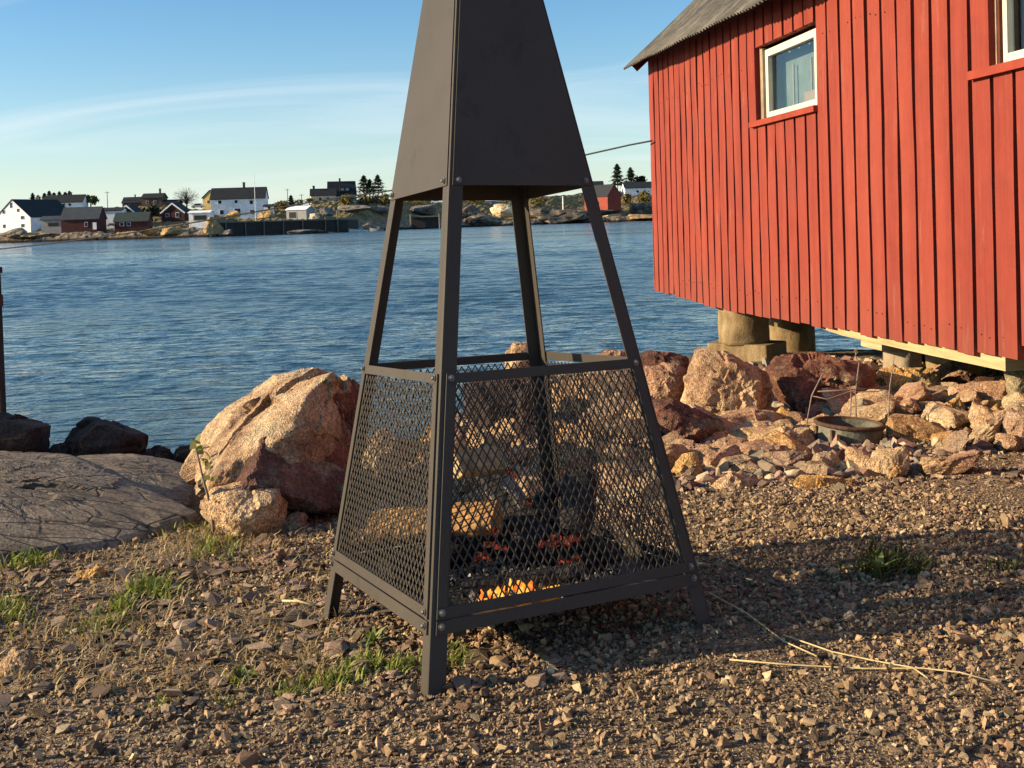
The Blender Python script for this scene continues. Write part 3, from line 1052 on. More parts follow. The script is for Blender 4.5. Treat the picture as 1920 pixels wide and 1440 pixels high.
def cyl(t_, o, z0, z1, r, seed, mat, name, wob=0.02):
    c0, c1 = wp(t_, o, z0), wp(t_, o, z1)
    vs_, fs_ = [], []
    n_, m_ = 14, 40
    for i in range(n_):
        for j in range(m_):
            an = 2 * math.pi * j / m_
            vs_.append(c0.lerp(c1, i / (n_ - 1)) + Vector((math.cos(an), math.sin(an), 0)) * r * (1.04 - 0.06 * i / n_))
    pv = np.array([tuple(q) for q in vs_])
    pv[:, :2] += (wob * fbm(pv * 7, 3, seed))[:, None] * np.array([[1, 1]])
    for i in range(n_ - 1):
        for j in range(m_):
            fs_.append((i * m_ + j, i * m_ + (j + 1) % m_, (i + 1) * m_ + (j + 1) % m_, (i + 1) * m_ + j))
    fs_ += [tuple(reversed(range(m_))), tuple((n_ - 1) * m_ + j for j in range(m_))]
    return link_mesh(name, pv, fs_, mat, barn, barn_base, smooth=True)


t_, z_ = on_wall(1394, 590, -0.28)
PT1 = t_
cyl(t_, -0.28, on_wall(1394, 642, -0.28)[1], wall_bottom(t_) + 0.08, 0.235, 3, M['concrete'], 'concrete_pier')
bk = MB()
cb = wp(t_ - 0.02, -0.30, on_wall(1394, 640, -0.28)[1])
bk.box(cb - Vector((0, 0, 0.14)), (0.62, 0.46, 0.28), rad(-38))
bk.build('pier_block', M['concrete'], barn, barn_base, bevel=0.015)
t_, z_ = on_wall(1482, 600, -1.0)
cyl(t_, -1.0, WZ - 0.3, 0.40, 0.24, 6, M['concrete'], 'concrete_pier')
t_, z_ = on_wall(1690, 652, -0.22)
cyl(t_, -0.22, -0.5, 0.33, 0.125, 8, M['bare_wood'], 'wooden_pile', 0.03)
mb = MB()
mb.box(wp(t_ + 0.03, -0.2, on_wall(1690, 650, -0.22)[1] + 0.02), (0.36, 0.3, 0.05), rad(8))
mb.build('pile_cap', M['timber'], barn, barn_base)
t_, z_ = on_wall(1790, 680, -1.0)
cyl(t_, -1.0, -0.7, 0.40, 0.20, 9, M['concrete'], 'concrete_pier')

# ------------------------------------------------------------------ rocks
ICO = {}


def ico(sub):
    if sub not in ICO:
        bm_ = bmesh.new()
        bmesh.ops.create_icosphere(bm_, subdivisions=sub, radius=1)
        bm_.verts.ensure_lookup_table()
        ICO[sub] = (np.array([v_.co[:] for v_ in bm_.verts]), np.array([[v_.index for v_ in f_.verts] for f_ in bm_.faces]))
        bm_.free()
    return ICO[sub]


def hull_planes(pts):
    bm_ = bmesh.new()
    for p in pts:
        bm_.verts.new(p)
    bmesh.ops.convex_hull(bm_, input=bm_.verts)
    bm_.normal_update()
    c = np.mean(np.array(pts), 0)
    N, D = [], []
    for f_ in bm_.faces:
        n_ = np.array(f_.normal[:])
        d_ = n_ @ (np.array(f_.verts[0].co[:]) - c)
        if d_ < 0:
            n_, d_ = -n_, -d_
        if d_ > 1e-5 and f_.calc_area() > 1e-8:
            N.append(n_); D.append(d_)
    bm_.free()
    return c, np.array(N), np.array(D)


def rock_shape(N, D, sub, seed, amp, size, k_=26):
    V, Fc = ico(sub)
    rs_ = np.random.RandomState(seed + 500)
    def cells(n_):
        sd = rs_.randn(n_, 3)
        sd /= np.linalg.norm(sd, axis=1)[:, None]
        tl = rs_.randn(n_, 3)
        Vj = V + 0.10 * np.stack([fbm(V * 3 + 9 * i, 2, seed + i) for i in range(3)], 1)
        i_ = np.argmax(Vj @ sd.T, 1)
        return ((V - sd[i_]) * tl[i_]).sum(1) + 0.35 * rs_.randn(n_)[i_] * n_ ** -0.5
    q = np.clip(V @ N.T, 0, None) / D[None]
    r = (q ** k_).sum(1) ** (-1.0 / k_)
    P = V * r[:, None]
    q1 = P / size
    f1 = fbm(q1 * 3.0, 5, seed)
    f2 = np.abs(fbm(q1 * 4.5 + 3, 4, seed + 7))
    st = np.floor(fbm(q1 * 2.2 + 5, 2, seed + 3) * 6) / 6
    P = P + V * (size * amp * (0.30 * f1 - 0.45 * f2 + 0.95 * cells(16) + 0.85 * cells(60) + 0.3 * cells(200)))[:, None]
    return P, Fc


def pix_rock(name, poly, mat, label, thick=None, front=(0, 0), fshrink=0.6, lean=0.25, sub=4, amp=0.10, seed=1, depth=None, cat='rock', group=None, sink=0.12, sharp=110, pts3=None, chips=16, strata=0.0):
    """a boulder whose outline is measured on the photograph; it gets its own depth, ridge and back"""
    ylow = max(p[1] for p in poly)
    xlow = np.mean([p[0] for p in poly if p[1] > ylow - 12])
    d0 = depth or ground_hit(xlow, ylow - 4)
    cx, cy_ = np.mean([p[0] for p in poly]), np.mean([p[1] for p in poly])
    wpx = max(p[0] for p in poly) - min(p[0] for p in poly)
    hpx = ylow - min(p[1] for p in poly)
    th = thick or 0.75 * min(wpx, hpx * 1.4) / F * d0
    pts = []
    for (x_, y_) in poly:
        dd = d0 + 0.3 * th + lean * (ylow - y_) / F * d0
        pts.append(tuple(at(x_, y_, dd)))
        fx, fy = cx + front[0] * wpx * 0.5, cy_ + front[1] * hpx * 0.5
        pts.append(tuple(at(fx + (x_ - fx) * fshrink, fy + (y_ - fy) * fshrink, d0 - 0.1 * th + lean * (ylow - y_) / F * d0)))
        pts.append(tuple(at(cx + (x_ - cx) * 0.78, cy_ + (y_ - cy_) * 0.8, d0 + th)))
        if y_ > ylow - 0.25 * hpx:
            pts.append(tuple(Vector(pts[-3]) - Vector((0, 0, sink))))
    if pts3:
        pts = [tuple(at(*q)) for q in pts3]
    c, N, D = hull_planes(pts)
    size = max(wpx, hpx) / F * d0 * 0.5
    rs_ = np.random.RandomState(seed * 7 + 1)
    en = rs_.randn(chips, 3)
    en[:, 1] = -np.abs(en[:, 1]) - 0.45
    en /= np.linalg.norm(en, axis=1)[:, None]
    sup = ((np.array(pts) - c) @ en.T).max(0)
    N = np.concatenate([N, en])
    D = np.concatenate([D, sup * rs_.uniform(0.82, 0.97, chips)])
    P, Fc = rock_shape(N, D, sub, seed, amp, size, sharp)
    if strata:
        q_ = (P + c) * np.array([2.2, 2.2, 2.2])
        q_[:, 1] = q_[:, 1] * 2.6 + q_[:, 0] * 0.9
        up_ = np.clip(P[:, 2] / (np.abs(P[:, 2]).max()) + 0.4, 0, 1)
        f1 = fbm(q_ * 1.2, 4, seed)
        f2 = np.abs(fbm(q_ * 2.2 + 7, 5, seed + 1, 0.6))
        st_ = np.floor(f1 * 9) / 9
        P[:, 2] += strata * (st_ * 1.1 - 1.3 * np.clip(0.12 - f2, 0, 1) * 8 * 0.35 + 0.35 * fbm(q_ * 9, 3, seed + 2)) * up_
    o = link_mesh(name, P + c, Fc, M[mat], None, tuple(c))
    return tag(o, label, cat, group)


BR = pix_rock
# left: the pale boulder and its neighbours
BR('boulder', [(352, 905), (350, 880), (383, 822), (430, 768), (515, 708), (575, 692), (614, 691), (655, 720), (673, 742), (676, 850), (645, 940), (520, 950), (400, 945)],
   'rock_tan', 'largest pale boulder left of the fire pit, tilted up with a shaded right side', sub=7, amp=0.13, seed=21, depth=4.45, pts3=[(352, 905, 4.7), (349, 880, 4.8), (383, 822, 5.0), (430, 768, 5.1), (515, 708, 5.15), (575, 692, 5.1), (616, 690, 4.95),
       (622, 700, 4.72), (588, 728, 4.5), (545, 772, 4.35), (478, 822, 4.22), (430, 860, 4.15), (400, 945, 4.1), (372, 915, 4.3),
       (656, 720, 4.9), (674, 742, 5.0), (677, 850, 4.95), (648, 948, 4.6), (560, 960, 4.2), (640, 800, 4.62),
       (450, 770, 5.6), (560, 720, 5.7), (650, 800, 5.6), (500, 930, 5.5), (400, 860, 5.4)])
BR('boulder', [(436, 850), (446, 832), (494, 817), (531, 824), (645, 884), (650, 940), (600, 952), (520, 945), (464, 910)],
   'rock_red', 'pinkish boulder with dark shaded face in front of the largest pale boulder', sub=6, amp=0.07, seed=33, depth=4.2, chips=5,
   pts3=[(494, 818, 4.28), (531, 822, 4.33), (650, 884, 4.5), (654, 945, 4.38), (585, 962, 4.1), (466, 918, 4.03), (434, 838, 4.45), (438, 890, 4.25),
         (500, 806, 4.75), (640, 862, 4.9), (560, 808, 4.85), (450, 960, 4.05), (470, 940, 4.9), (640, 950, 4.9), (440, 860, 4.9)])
BR('boulder', [(370, 930), (392, 912), (440, 905), (492, 900), (542, 906), (545, 952), (512, 975), (443, 984), (378, 958)],
   'slab_tan', 'low sunlit tan stone at the foot of the largest pale boulder', thick=0.3, front=(0.1, 0.2), fshrink=0.6, lean=0.5, sub=5, amp=0.09, seed=44, depth=4.0)
BR('boulder', [(618, 700), (652, 716), (676, 742), (682, 850), (650, 900), (575, 880), (548, 830), (580, 760)], 'rock_red',  # maroon stone; its dark colour also puts in the boulder's right-side shade
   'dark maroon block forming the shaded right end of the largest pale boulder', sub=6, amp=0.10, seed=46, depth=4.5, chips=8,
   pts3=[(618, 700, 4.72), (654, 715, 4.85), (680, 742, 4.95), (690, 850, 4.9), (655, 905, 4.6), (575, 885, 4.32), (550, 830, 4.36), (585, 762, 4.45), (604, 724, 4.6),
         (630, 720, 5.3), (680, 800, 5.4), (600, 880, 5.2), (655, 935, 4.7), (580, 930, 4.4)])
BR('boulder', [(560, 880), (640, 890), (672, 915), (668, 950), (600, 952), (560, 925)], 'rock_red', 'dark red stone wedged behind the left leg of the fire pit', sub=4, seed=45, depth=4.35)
BR('boulder', [(-60, 800), (-40, 772), (20, 778), (62, 786), (98, 796), (96, 818), (84, 850), (-60, 858)], 'rock_black', 'dark shaded rock at the left frame edge by the water', thick=0.7, sub=5, amp=0.07, seed=51, depth=6.9)
BR('boulder', [(112, 838), (130, 818), (165, 786), (186, 782), (242, 799), (277, 816), (270, 840), (252, 856), (118, 858)], 'rock_black', 'dark shaded hump-backed rock standing alone at the water edge', thick=0.6, front=(0.1, -0.2), sub=5, amp=0.06, seed=52, depth=6.9)
for i, q in enumerate([[(258, 862), (274, 842), (300, 835), (322, 842), (326, 866)], [(318, 866), (330, 838), (356, 832), (372, 850), (370, 872)],
                       [(84, 852), (100, 832), (122, 830), (138, 850), (130, 866)], [(225, 866), (238, 850), (262, 850), (275, 866)]]):
    BR('shore_stone', q, 'rock_black', ['small black stone in the water right of the hump-backed rock', 'small black stone touching the left side of the largest pale boulder',
       'small black stone between the two dark rocks by the water', 'flat black stone in front of the hump-backed rock'][i], sub=4, seed=60 + i, depth=7.6 if i < 2 else 7.0)
# bedrock slabs
BR('bedrock_slab', [(-420, 868), (-200, 838), (0, 842), (130, 850), (190, 872), (260, 905), (335, 942), (374, 964), (310, 992), (150, 1016), (0, 1038), (-420, 1075)],
   'bedrock', 'broad grey cracked bedrock slab sloping out of the left frame edge', sub=7, amp=0.02, seed=71, depth=3.72, cat='bedrock', chips=4, strata=0.007,
   pts3=[(-420, 850, 5.3), (0, 843, 5.0), (130, 850, 4.95), (190, 872, 4.95), (260, 905, 4.72), (335, 942, 4.45), (374, 964, 4.3), (0, 950, 4.16), (0, 898, 4.42), (150, 930, 4.27),
         (250, 960, 4.22), (-300, 950, 4.02), (-300, 890, 4.4), (310, 1004, 4.14), (150, 1032, 3.93), (0, 1056, 3.80), (-420, 1092, 3.7),
         (310, 1090, 4.14), (150, 1120, 3.93), (0, 1150, 3.80), (-420, 1190, 3.7), (-420, 930, 5.4), (130, 930, 5.1), (335, 1040, 4.5)])
BR('bedrock_slab', [(120, 866), (145, 851), (250, 848), (345, 868), (362, 905), (352, 945), (290, 930), (200, 890)],
   'bedrock', 'smaller sunlit bedrock ledge behind the broad grey slab', sub=6, amp=0.02, seed=72, depth=4.9, cat='bedrock', chips=6, strata=0.008,
   pts3=[(120, 856, 5.6), (150, 850, 5.7), (250, 848, 5.8), (345, 866, 5.7), (364, 900, 5.3), (355, 945, 4.9), (290, 940, 4.75), (200, 895, 5.0), (250, 875, 5.35), (320, 890, 5.3),
         (120, 960, 5.6), (355, 1040, 4.9), (290, 1040, 4.75), (345, 960, 5.8)])
# right bank
R_ = [
    ([(1270, 756), (1306, 653), (1319, 649), (1336, 656), (1382, 679), (1441, 693), (1442, 730), (1432, 776), (1411, 804), (1370, 796), (1330, 784)], 'rock_tan',
     'upright angular boulder with sunlit brown face beside the concrete pier', dict(front=(0.42, -0.05), fshrink=0.55, sub=5, seed=81, lean=0.15)),
    ([(1427, 688), (1450, 668), (1515, 656), (1561, 663), (1594, 672), (1628, 691), (1649, 716), (1644, 748), (1565, 772), (1508, 780), (1480, 776), (1448, 730)], 'rock_red',
     'broad dark red boulder in front of the second concrete pier', dict(front=(-0.45, 0.2), fshrink=0.62, sub=5, seed=82, lean=0.2)),
    ([(1642, 708), (1654, 695), (1727, 687), (1774, 689), (1776, 724), (1731, 744), (1681, 764), (1652, 745)], 'rock_ochre',
     'orange-yellow stone under the timber beam, right of the broad dark red boulder', dict(front=(0.3, 0.0), sub=5, seed=83)),
    ([(1762, 732), (1773, 710), (1797, 703), (1882, 708), (1882, 743), (1797, 752), (1770, 743)], 'rock_red',
     'flat red stone with pale left end close under the barn', dict(front=(-0.5, 0.0), sub=4, seed=84)),
    ([(1196, 662), (1240, 655), (1297, 672), (1297, 692), (1240, 706), (1200, 702)], 'rock_red',
     'dark red rock topping the bank beside the right leg of the fire pit', dict(front=(-0.3, 0.1), sub=4, seed=85, depth=7.2)),
    ([(1190, 700), (1212, 684), (1262, 682), (1292, 694), (1282, 742), (1240, 762), (1200, 758)], 'rock_pink',
     'pink sunlit rock just right of the fire pit leg, below the dark red rock', dict(front=(0.3, 0.1), sub=5, seed=86, depth=6.6)),
    ([(1216, 746), (1262, 752), (1296, 776), (1372, 792), (1340, 828), (1300, 842), (1255, 856), (1232, 812)], 'rock_red',
     'dark red angular rock lying below the upright boulder', dict(front=(-0.5, 0.1), sub=5, seed=87)),
    ([(1880, 700), (1890, 668), (1925, 690), (1960, 700), (1960, 740), (1900, 742)], 'rock_grey',
     'grey rock at the right frame edge beneath the barn floor', dict(sub=4, seed=88, depth=6.0)),
    ([(1428, 828), (1455, 800), (1508, 802), (1526, 832), (1488, 848), (1440, 842)], 'slab_tan',
     'tan stone directly left of the green iron pot', dict(front=(0.3, 0), seed=90)),
    ([(1343, 858), (1380, 832), (1430, 833), (1456, 846), (1411, 866), (1357, 870)], 'slab_tan',
     'pale flat-topped stone, left of the tan stone by the pot', dict(seed=91, front=(0.2, 0.3))),
    ([(1355, 882), (1396, 857), (1432, 855), (1480, 868), (1460, 886), (1419, 894), (1370, 892)], 'rock_grey',
     'grey-brown wedge stone below the pale flat-topped stone', dict(seed=92, front=(0.2, 0.2))),
    ([(1327, 912), (1346, 895), (1396, 879), (1432, 903), (1428, 922), (1380, 930), (1334, 932)], 'slab_tan',
     'brown stone resting on the gravel edge nearest the fire pit leg', dict(seed=93, front=(-0.2, 0.0))),
    ([(1475, 900), (1504, 892), (1565, 896), (1619, 894), (1625, 915), (1546, 927), (1505, 924)], 'rock_ochre',
     'long low stone with straight top edge on the gravel border below the pot', dict(seed=94, front=(-0.3, 0.2), fshrink=0.7)),
    ([(1578, 838), (1588, 832), (1623, 852), (1679, 868), (1660, 892), (1625, 898), (1604, 894)], 'slab_tan',
     'slanting slab-like stone right below the green iron pot', dict(seed=95, front=(0.3, 0.1))),
    ([(1513, 878), (1527, 848), (1560, 845), (1590, 876), (1597, 894), (1531, 897)], 'slab_tan',
     'blocky tan stone between the long low stone and the pot', dict(seed=96, front=(0.1, 0.1))),
    ([(1257, 882), (1280, 848), (1307, 844), (1318, 893), (1308, 914), (1265, 914)], 'rock_ochre',
     'orange upright stone against the right leg of the fire pit', dict(seed=97, front=(0.2, 0.0))),
    ([(1302, 808), (1319, 790), (1353, 806), (1355, 834), (1307, 838)], 'rock_grey', 'small grey-green stone below the upright boulder, left of a red one', dict(seed=98)),
    ([(1364, 826), (1388, 796), (1412, 806), (1420, 828), (1390, 834)], 'rock_red', 'small red stone between the upright boulder and the pale flat-topped stone', dict(seed=99)),
    ([(1445, 784), (1465, 759), (1502, 786), (1486, 808), (1446, 798)], 'rock_ochre', 'yellow stone in front of the broad dark red boulder', dict(seed=100, front=(0.2, 0))),
    ([(1506, 788), (1523, 756), (1582, 754), (1560, 786)], 'rock_pink', 'pink flat stone behind the green iron pot', dict(seed=101)),
    ([(1580, 782), (1615, 744), (1642, 763), (1660, 788), (1620, 794)], 'rock_grey', 'mossy grey peaked stone behind the dry stalks', dict(seed=102)),
    ([(1664, 776), (1685, 760), (1727, 764), (1712, 788), (1674, 790)], 'rock_tan', 'pale stone right of the peaked grey stone', dict(seed=103)),
    ([(1706, 788), (1766, 766), (1798, 788), (1740, 800)], 'rock_pink', 'thin pink slab in the rubble under the barn corner beam', dict(seed=104)),
    ([(1725, 760), (1737, 728), (1760, 734), (1745, 766)], 'rock_tan', 'narrow upright tan stone below the flat red stone', dict(seed=105)),
    ([(1752, 772), (1797, 744), (1818, 768), (1766, 784)], 'rock_ochre', 'yellow wedge stone below the flat red stone', dict(seed=106)),
    ([(1848, 780), (1870, 756), (1899, 790), (1860, 798)], 'rock_ochre', 'bright yellowish stone near the right frame edge', dict(seed=107)),
    ([(1818, 782), (1842, 766), (1850, 792), (1822, 800)], 'rock_grey', 'small grey stone left of the bright yellowish stone', dict(seed=108)),
    ([(1670, 812), (1718, 790), (1730, 808), (1680, 820)], 'rock_pink', 'flat pink stone right of the iron pot rim', dict(seed=109)),
    ([(1733, 868), (1766, 856), (1804, 868), (1782, 892), (1740, 892)], 'rock_grey', 'smooth grey stone on the gravel edge right of the slanting slab', dict(seed=110)),
    ([(1704, 872), (1727, 864), (1737, 886), (1710, 888)], 'rock_grey', 'small grey stone touching the smooth grey stone', dict(seed=111)),
    ([(1656, 904), (1682, 870), (1698, 878), (1670, 908)], 'rock_ochre', 'slim leaning ochre stone right of the slanting slab', dict(seed=112)),
    ([(1900, 800), (1925, 788), (1960, 800), (1960, 836), (1905, 836)], 'rock_ochre', 'ochre stone cut by the right frame edge', dict(seed=113)),
    ([(1880, 760), (1900, 742), (1950, 748), (1950, 785), (1895, 782)], 'rock_red', 'red stone cut by the right frame edge, above an ochre one', dict(seed=114)),
    ([(945, 662), (962, 642), (985, 640), (1000, 656), (1002, 690), (950, 692)], 'rock_tan', 'pale rock peeping over the back rim of the fire pit', dict(seed=115, depth=7.5, sub=4)),
    ([(1118, 668), (1140, 655), (1180, 658), (1192, 676), (1120, 690)], 'rock_pink', 'pinkish rock seen through the fire pit beside its right leg', dict(seed=116, depth=7.4)),
    ([(850, 842), (930, 840), (940, 870), (925, 898), (848, 896)], 'rock_ochre', 'bright orange rock seen through the fire pit mesh behind the leaning log', dict(seed=117, front=(0.5, -0.1))),
    ([(860, 720), (960, 700), (1010, 740), (1000, 830), (880, 830)], 'rock_black', 'large dark boulder seen through the mesh behind the fire', dict(seed=118, sub=5)),
    ([(1030, 720), (1120, 690), (1190, 700), (1200, 760), (1100, 790), (1040, 770)], 'rock_tan', 'sunlit boulder seen through the right half of the mesh', dict(seed=119, sub=5, front=(0.4, 0))),
    ([(1050, 800), (1120, 780), (1200, 790), (1220, 850), (1120, 872), (1060, 850)], 'rock_tan', 'low brown boulder seen through the mesh near the right leg', dict(seed=120, sub=5, front=(0.3, 0))),
    ([(690, 820), (720, 800), (770, 830), (770, 880), (690, 880)], 'rock_tan', 'pale rock seen through the left mesh panel', dict(seed=121)),
    ([(690, 722), (740, 706), (800, 726), (800, 800), (700, 790)], 'rock_pink', 'brown boulder seen through the top of the left mesh panel', dict(seed=122, sub=5)),
    ([(0, 1238), (24, 1212), (60, 1216), (66, 1250), (30, 1262), (0, 1260)], 'rock_tan', 'fist-sized pale stone on the ground at the left frame edge', dict(seed=123)),
    ([(672, 1320), (680, 1302), (700, 1298), (716, 1308), (718, 1324), (690, 1332)], 'rock_grey', 'rounded cobble lying left of the front foot of the fire pit', dict(seed=124, amp=0.03, sharp=8)),
    ([(140, 1072), (196, 1060), (200, 1078), (160, 1090)], 'rock_ochre', 'flat yellowish chip on the grassy gravel below the bedrock slab', dict(seed=125)),
    ([(470, 1050), (532, 1026), (540, 1040), (500, 1062)], 'rock_pink', 'pink shard left of the fire pit, lower of two on the slope', dict(seed=126)),
    ([(484, 1020), (534, 1006), (536, 1022), (500, 1034)], 'rock_pink', 'pink shard left of the fire pit, upper of two on the slope', dict(seed=127)),
    ([(518, 975), (560, 955), (580, 966), (560, 992), (524, 998)], 'rock_pink', 'flat pinkish stone right of the low sunlit tan stone', dict(seed=128)),
    ([(1765, 966), (1776, 958), (1796, 962), (1794, 976), (1770, 978)], 'rock_grey', 'small stone alone on the bare track by the barn, casting a long shadow', dict(seed=129)),
    ([(1858, 1008), (1872, 992), (1894, 1000), (1892, 1016), (1862, 1020)], 'rock_tan', 'small stone on the bare track nearest the right frame edge', dict(seed=130)),
    ([(1820, 1428), (1860, 1420), (1900, 1432), (1890, 1452), (1826, 1452)], 'rock_tan', 'flat stone half buried in gravel at the bottom right corner', dict(seed=131)),
]
for poly, mat, lab, kw in R_:
    kw.setdefault('sub', 4)
    BR('stone' if (max(p[0] for p in poly) - min(p[0] for p in poly)) < 110 else 'boulder', poly, mat, lab, **kw)

# smaller rubble filling the bank: every lump its own object
rr_ = random.Random(19)
protos = []
for i in range(14):
    N = RS.randn(13, 3)
    N /= np.linalg.norm(N, axis=1)[:, None]
    N = np.concatenate([N, np.array([[1, 0, 0], [-1, 0, 0], [0, 1, 0], [0, -1, 0], [0, 0, 1], [0, 0, -1.0]])])
    D = np.concatenate([0.62 + 0.4 * RS.rand(13), np.full(6, 1.05)])
    P, Fc = rock_shape(N, D, 4, 200 + i, 0.075, 1.0, 150)
    P = P * np.array([1.0, 0.55 + 0.4 * RS.rand(), 0.24 + 0.34 * RS.rand()])
    protos.append((P, Fc))
pm = {}
mats_r = ['rubble_tan', 'rubble_tan', 'rubble_tan', 'rubble_pink', 'rubble_pink', 'rubble_ochre', 'rubble_tan']
word = {'rubble_ochre': 'ochre', 'rubble_tan': 'pale beige', 'rubble_pink': 'pale pinkish', 'rock_tan': 'tan', 'rock_pink': 'pinkish', 'rock_ochre': 'ochre', 'rock_grey': 'grey', 'rock_red': 'dark red'}
cnt = 0
tries = 0
while cnt < 295 and tries < 9000:
    tries += 1
    x_ = rr_.uniform(-0.9, 0.3) if rr_.random() < 0.12 else rr_.uniform(0.3, 4.3)
    y_ = rr_.uniform(4.15 + 0.12 * max(x_, -1), 10.5)
    if rr_.random() > 1.25 - (y_ - 4.2) / 3.2:
        continue
    if x_ / y_ > 0.52 or x_ / y_ < -0.16:
        continue
    if y_ < 4.8 and x_ > 1.75 or y_ < 4.35 and x_ < 0.3:
        continue
    if abs(x_ - 1.62) < 0.32 and 4.55 < y_ < 5.6:
        continue
    mi, mt = rr_.randrange(14), rr_.choice(mats_r)
    key = (mi, mt)
    if key not in pm:
        o = link_mesh('rubble_stone', protos[mi][0], protos[mi][1], M[mt])
        pm[key] = o.data
    else:
        o = bpy.data.objects.new('rubble_stone', pm[key])
        COL.objects.link(o)
    s_ = (0.055 + 0.095 * rr_.random() ** 1.3) * (0.85 + 0.12 * (y_ - 4.2))
    o.location = (x_, y_, float(ground_z(x_, y_)) + s_ * 0.30)
    o.scale = (s_, s_, s_)
    o.rotation_euler = (rr_.gauss(0, 0.42), rr_.gauss(0, 0.42), rr_.uniform(0, 6.28))
    tag(o, 'small %s rubble stone in the bank of broken rock behind the fire pit' % word[mt], 'stone', 'small %s rubble stones on the bank' % word[mt])
    cnt += 1

# ------------------------------------------------------------------ gravel (nobody could count it)
def stone_protos(n_, npts, flat):
    out = []
    for i in range(n_):
        pts = RS.randn(npts, 3)
        pts /= np.linalg.norm(pts, axis=1)[:, None]
        pts *= (0.75 + 0.25 * RS.rand(npts))[:, None]
        pts *= np.array([1.0, 0.6 + 0.35 * RS.rand(), flat * (0.7 + 0.6 * RS.rand())])
        bm_ = bmesh.new()
        for p in pts:
            bm_.verts.new(p)
        r_ = bmesh.ops.convex_hull(bm_, input=bm_.verts)
        bmesh.ops.delete(bm_, geom=[g for g in r_['geom_interior'] if isinstance(g, bmesh.types.BMVert)], context='VERTS')
        bmesh.ops.triangulate(bm_, faces=bm_.faces)
        bmesh.ops.recalc_face_normals(bm_, faces=bm_.faces)
        bm_.verts.index_update()
        out.append((np.array([v_.co[:] for v_ in bm_.verts]), np.array([[v_.index for v_ in f_.verts] for f_ in bm_.faces])))
        bm_.free()
    return out


def rand_rot(n_, tilt):
    a_ = RS.rand(n_) * 6.283
    tx, ty = RS.randn(n_) * tilt, RS.randn(n_) * tilt
    ca, sa = np.cos(a_), np.sin(a_)
    Rz = np.zeros((n_, 3, 3)); Rz[:, 0, 0] = ca; Rz[:, 0, 1] = -sa; Rz[:, 1, 0] = sa; Rz[:, 1, 1] = ca; Rz[:, 2, 2] = 1
    c_, s_ = np.cos(tx), np.sin(tx)
    Rx = np.zeros((n_, 3, 3)); Rx[:, 0, 0] = 1; Rx[:, 1, 1] = c_; Rx[:, 1, 2] = -s_; Rx[:, 2, 1] = s_; Rx[:, 2, 2] = c_
    c_, s_ = np.cos(ty), np.sin(ty)
    Ry = np.zeros((n_, 3, 3)); Ry[:, 1, 1] = 1; Ry[:, 0, 0] = c_; Ry[:, 0, 2] = s_; Ry[:, 2, 0] = -s_; Ry[:, 2, 2] = c_
    return Rx @ Ry @ Rz


PAL = np.array([1.16, 1.05, 0.95]) * np.array([[0.32, 0.24, 0.145], [0.42, 0.32, 0.195], [0.20, 0.15, 0.098], [0.33, 0.225, 0.14], [0.27, 0.235, 0.16], [0.52, 0.42, 0.27], [0.14, 0.11, 0.08], [0.39, 0.285, 0.175]])


def scatter(x_, y_, s_, protos_, tilt, lift, pal=PAL):
    n_ = len(x_)
    z_ = ground_full(x_, y_) + s_ * lift
    R3 = rand_rot(n_, tilt)
    colr = 0.9 * pal[RS.randint(len(pal), size=n_)] * (0.5 + 0.75 * RS.rand(n_))[:, None]
    which = RS.randint(len(protos_), size=n_)
    VV, FF, CC, off = [], [], [], 0
    for i, (pv, pf) in enumerate(protos_):
        m_ = which == i
        k_ = m_.sum()
        if not k_:
            continue
        v_ = np.einsum('nij,vj->nvi', R3[m_], pv) * s_[m_][:, None, None] + np.stack([x_[m_], y_[m_], z_[m_]], 1)[:, None]
        VV.append(v_.reshape(-1, 3))
        FF.append((pf[None] + (np.arange(k_) * len(pv))[:, None, None]).reshape(-1, 3) + off)
        CC.append(np.repeat(np.concatenate([colr[m_], np.ones((k_, 1))], 1), len(pv), 0))
        off += k_ * len(pv)
    return np.concatenate(VV), np.concatenate(FF), np.concatenate(CC)


def frustum_pts(n_, y0, y1, marg=0.35):
    yy = y0 + (y1 - y0) * RS.rand(int(n_ * 2.2)) ** 0.85
    xx = (RS.rand(len(yy)) * 2 - 1) * (0.5 * y1 + marg)
    m_ = np.abs(xx) < 0.5 * yy + marg
    return xx[m_][:n_], yy[m_][:n_]


def density(x_, y_):
    p = np.stack([x_, y_, np.zeros_like(x_)], 1)
    d_ = 0.70 + 1.15 * fbm(p * 1.6, 3, 77)
    track = smooth((x_ - 1.25) / 0.5) * smooth((y_ - 3.5) / 0.5)
    d_ = d_ * (1 - 0.8 * track)
    left = smooth((-0.5 - x_) / 0.6) * smooth((y_ - 2.2) / 0.5)
    return np.clip(d_ * (1 - 0.25 * left), 0.04, 1)


xx, yy = frustum_pts(200000, 1.55, 5.3)
m_ = RS.rand(len(xx)) < density(xx, yy)
m_ &= ~((xx < -0.95) & (yy > 4.2))
xx, yy = xx[m_], yy[m_]
ss = np.clip(0.0048 * np.exp(0.52 * RS.randn(len(xx))), 0.0026, 0.017)
g1 = scatter(xx, yy, ss, stone_protos(16, 9, 0.7), 0.6, 0.32)
xx, yy = frustum_pts(11500, 1.6, 5.2)
m_ = RS.rand(len(xx)) < density(xx, yy) * 0.9
m_ &= ~((xx < -0.95) & (yy > 4.2))
xx, yy = xx[m_], yy[m_]
ss = np.clip(0.0080 * np.exp(0.52 * RS.randn(len(xx))), 0.007, 0.034)
g2 = scatter(xx, yy, ss, stone_protos(16, 13, 0.58), 0.5, 0.3)
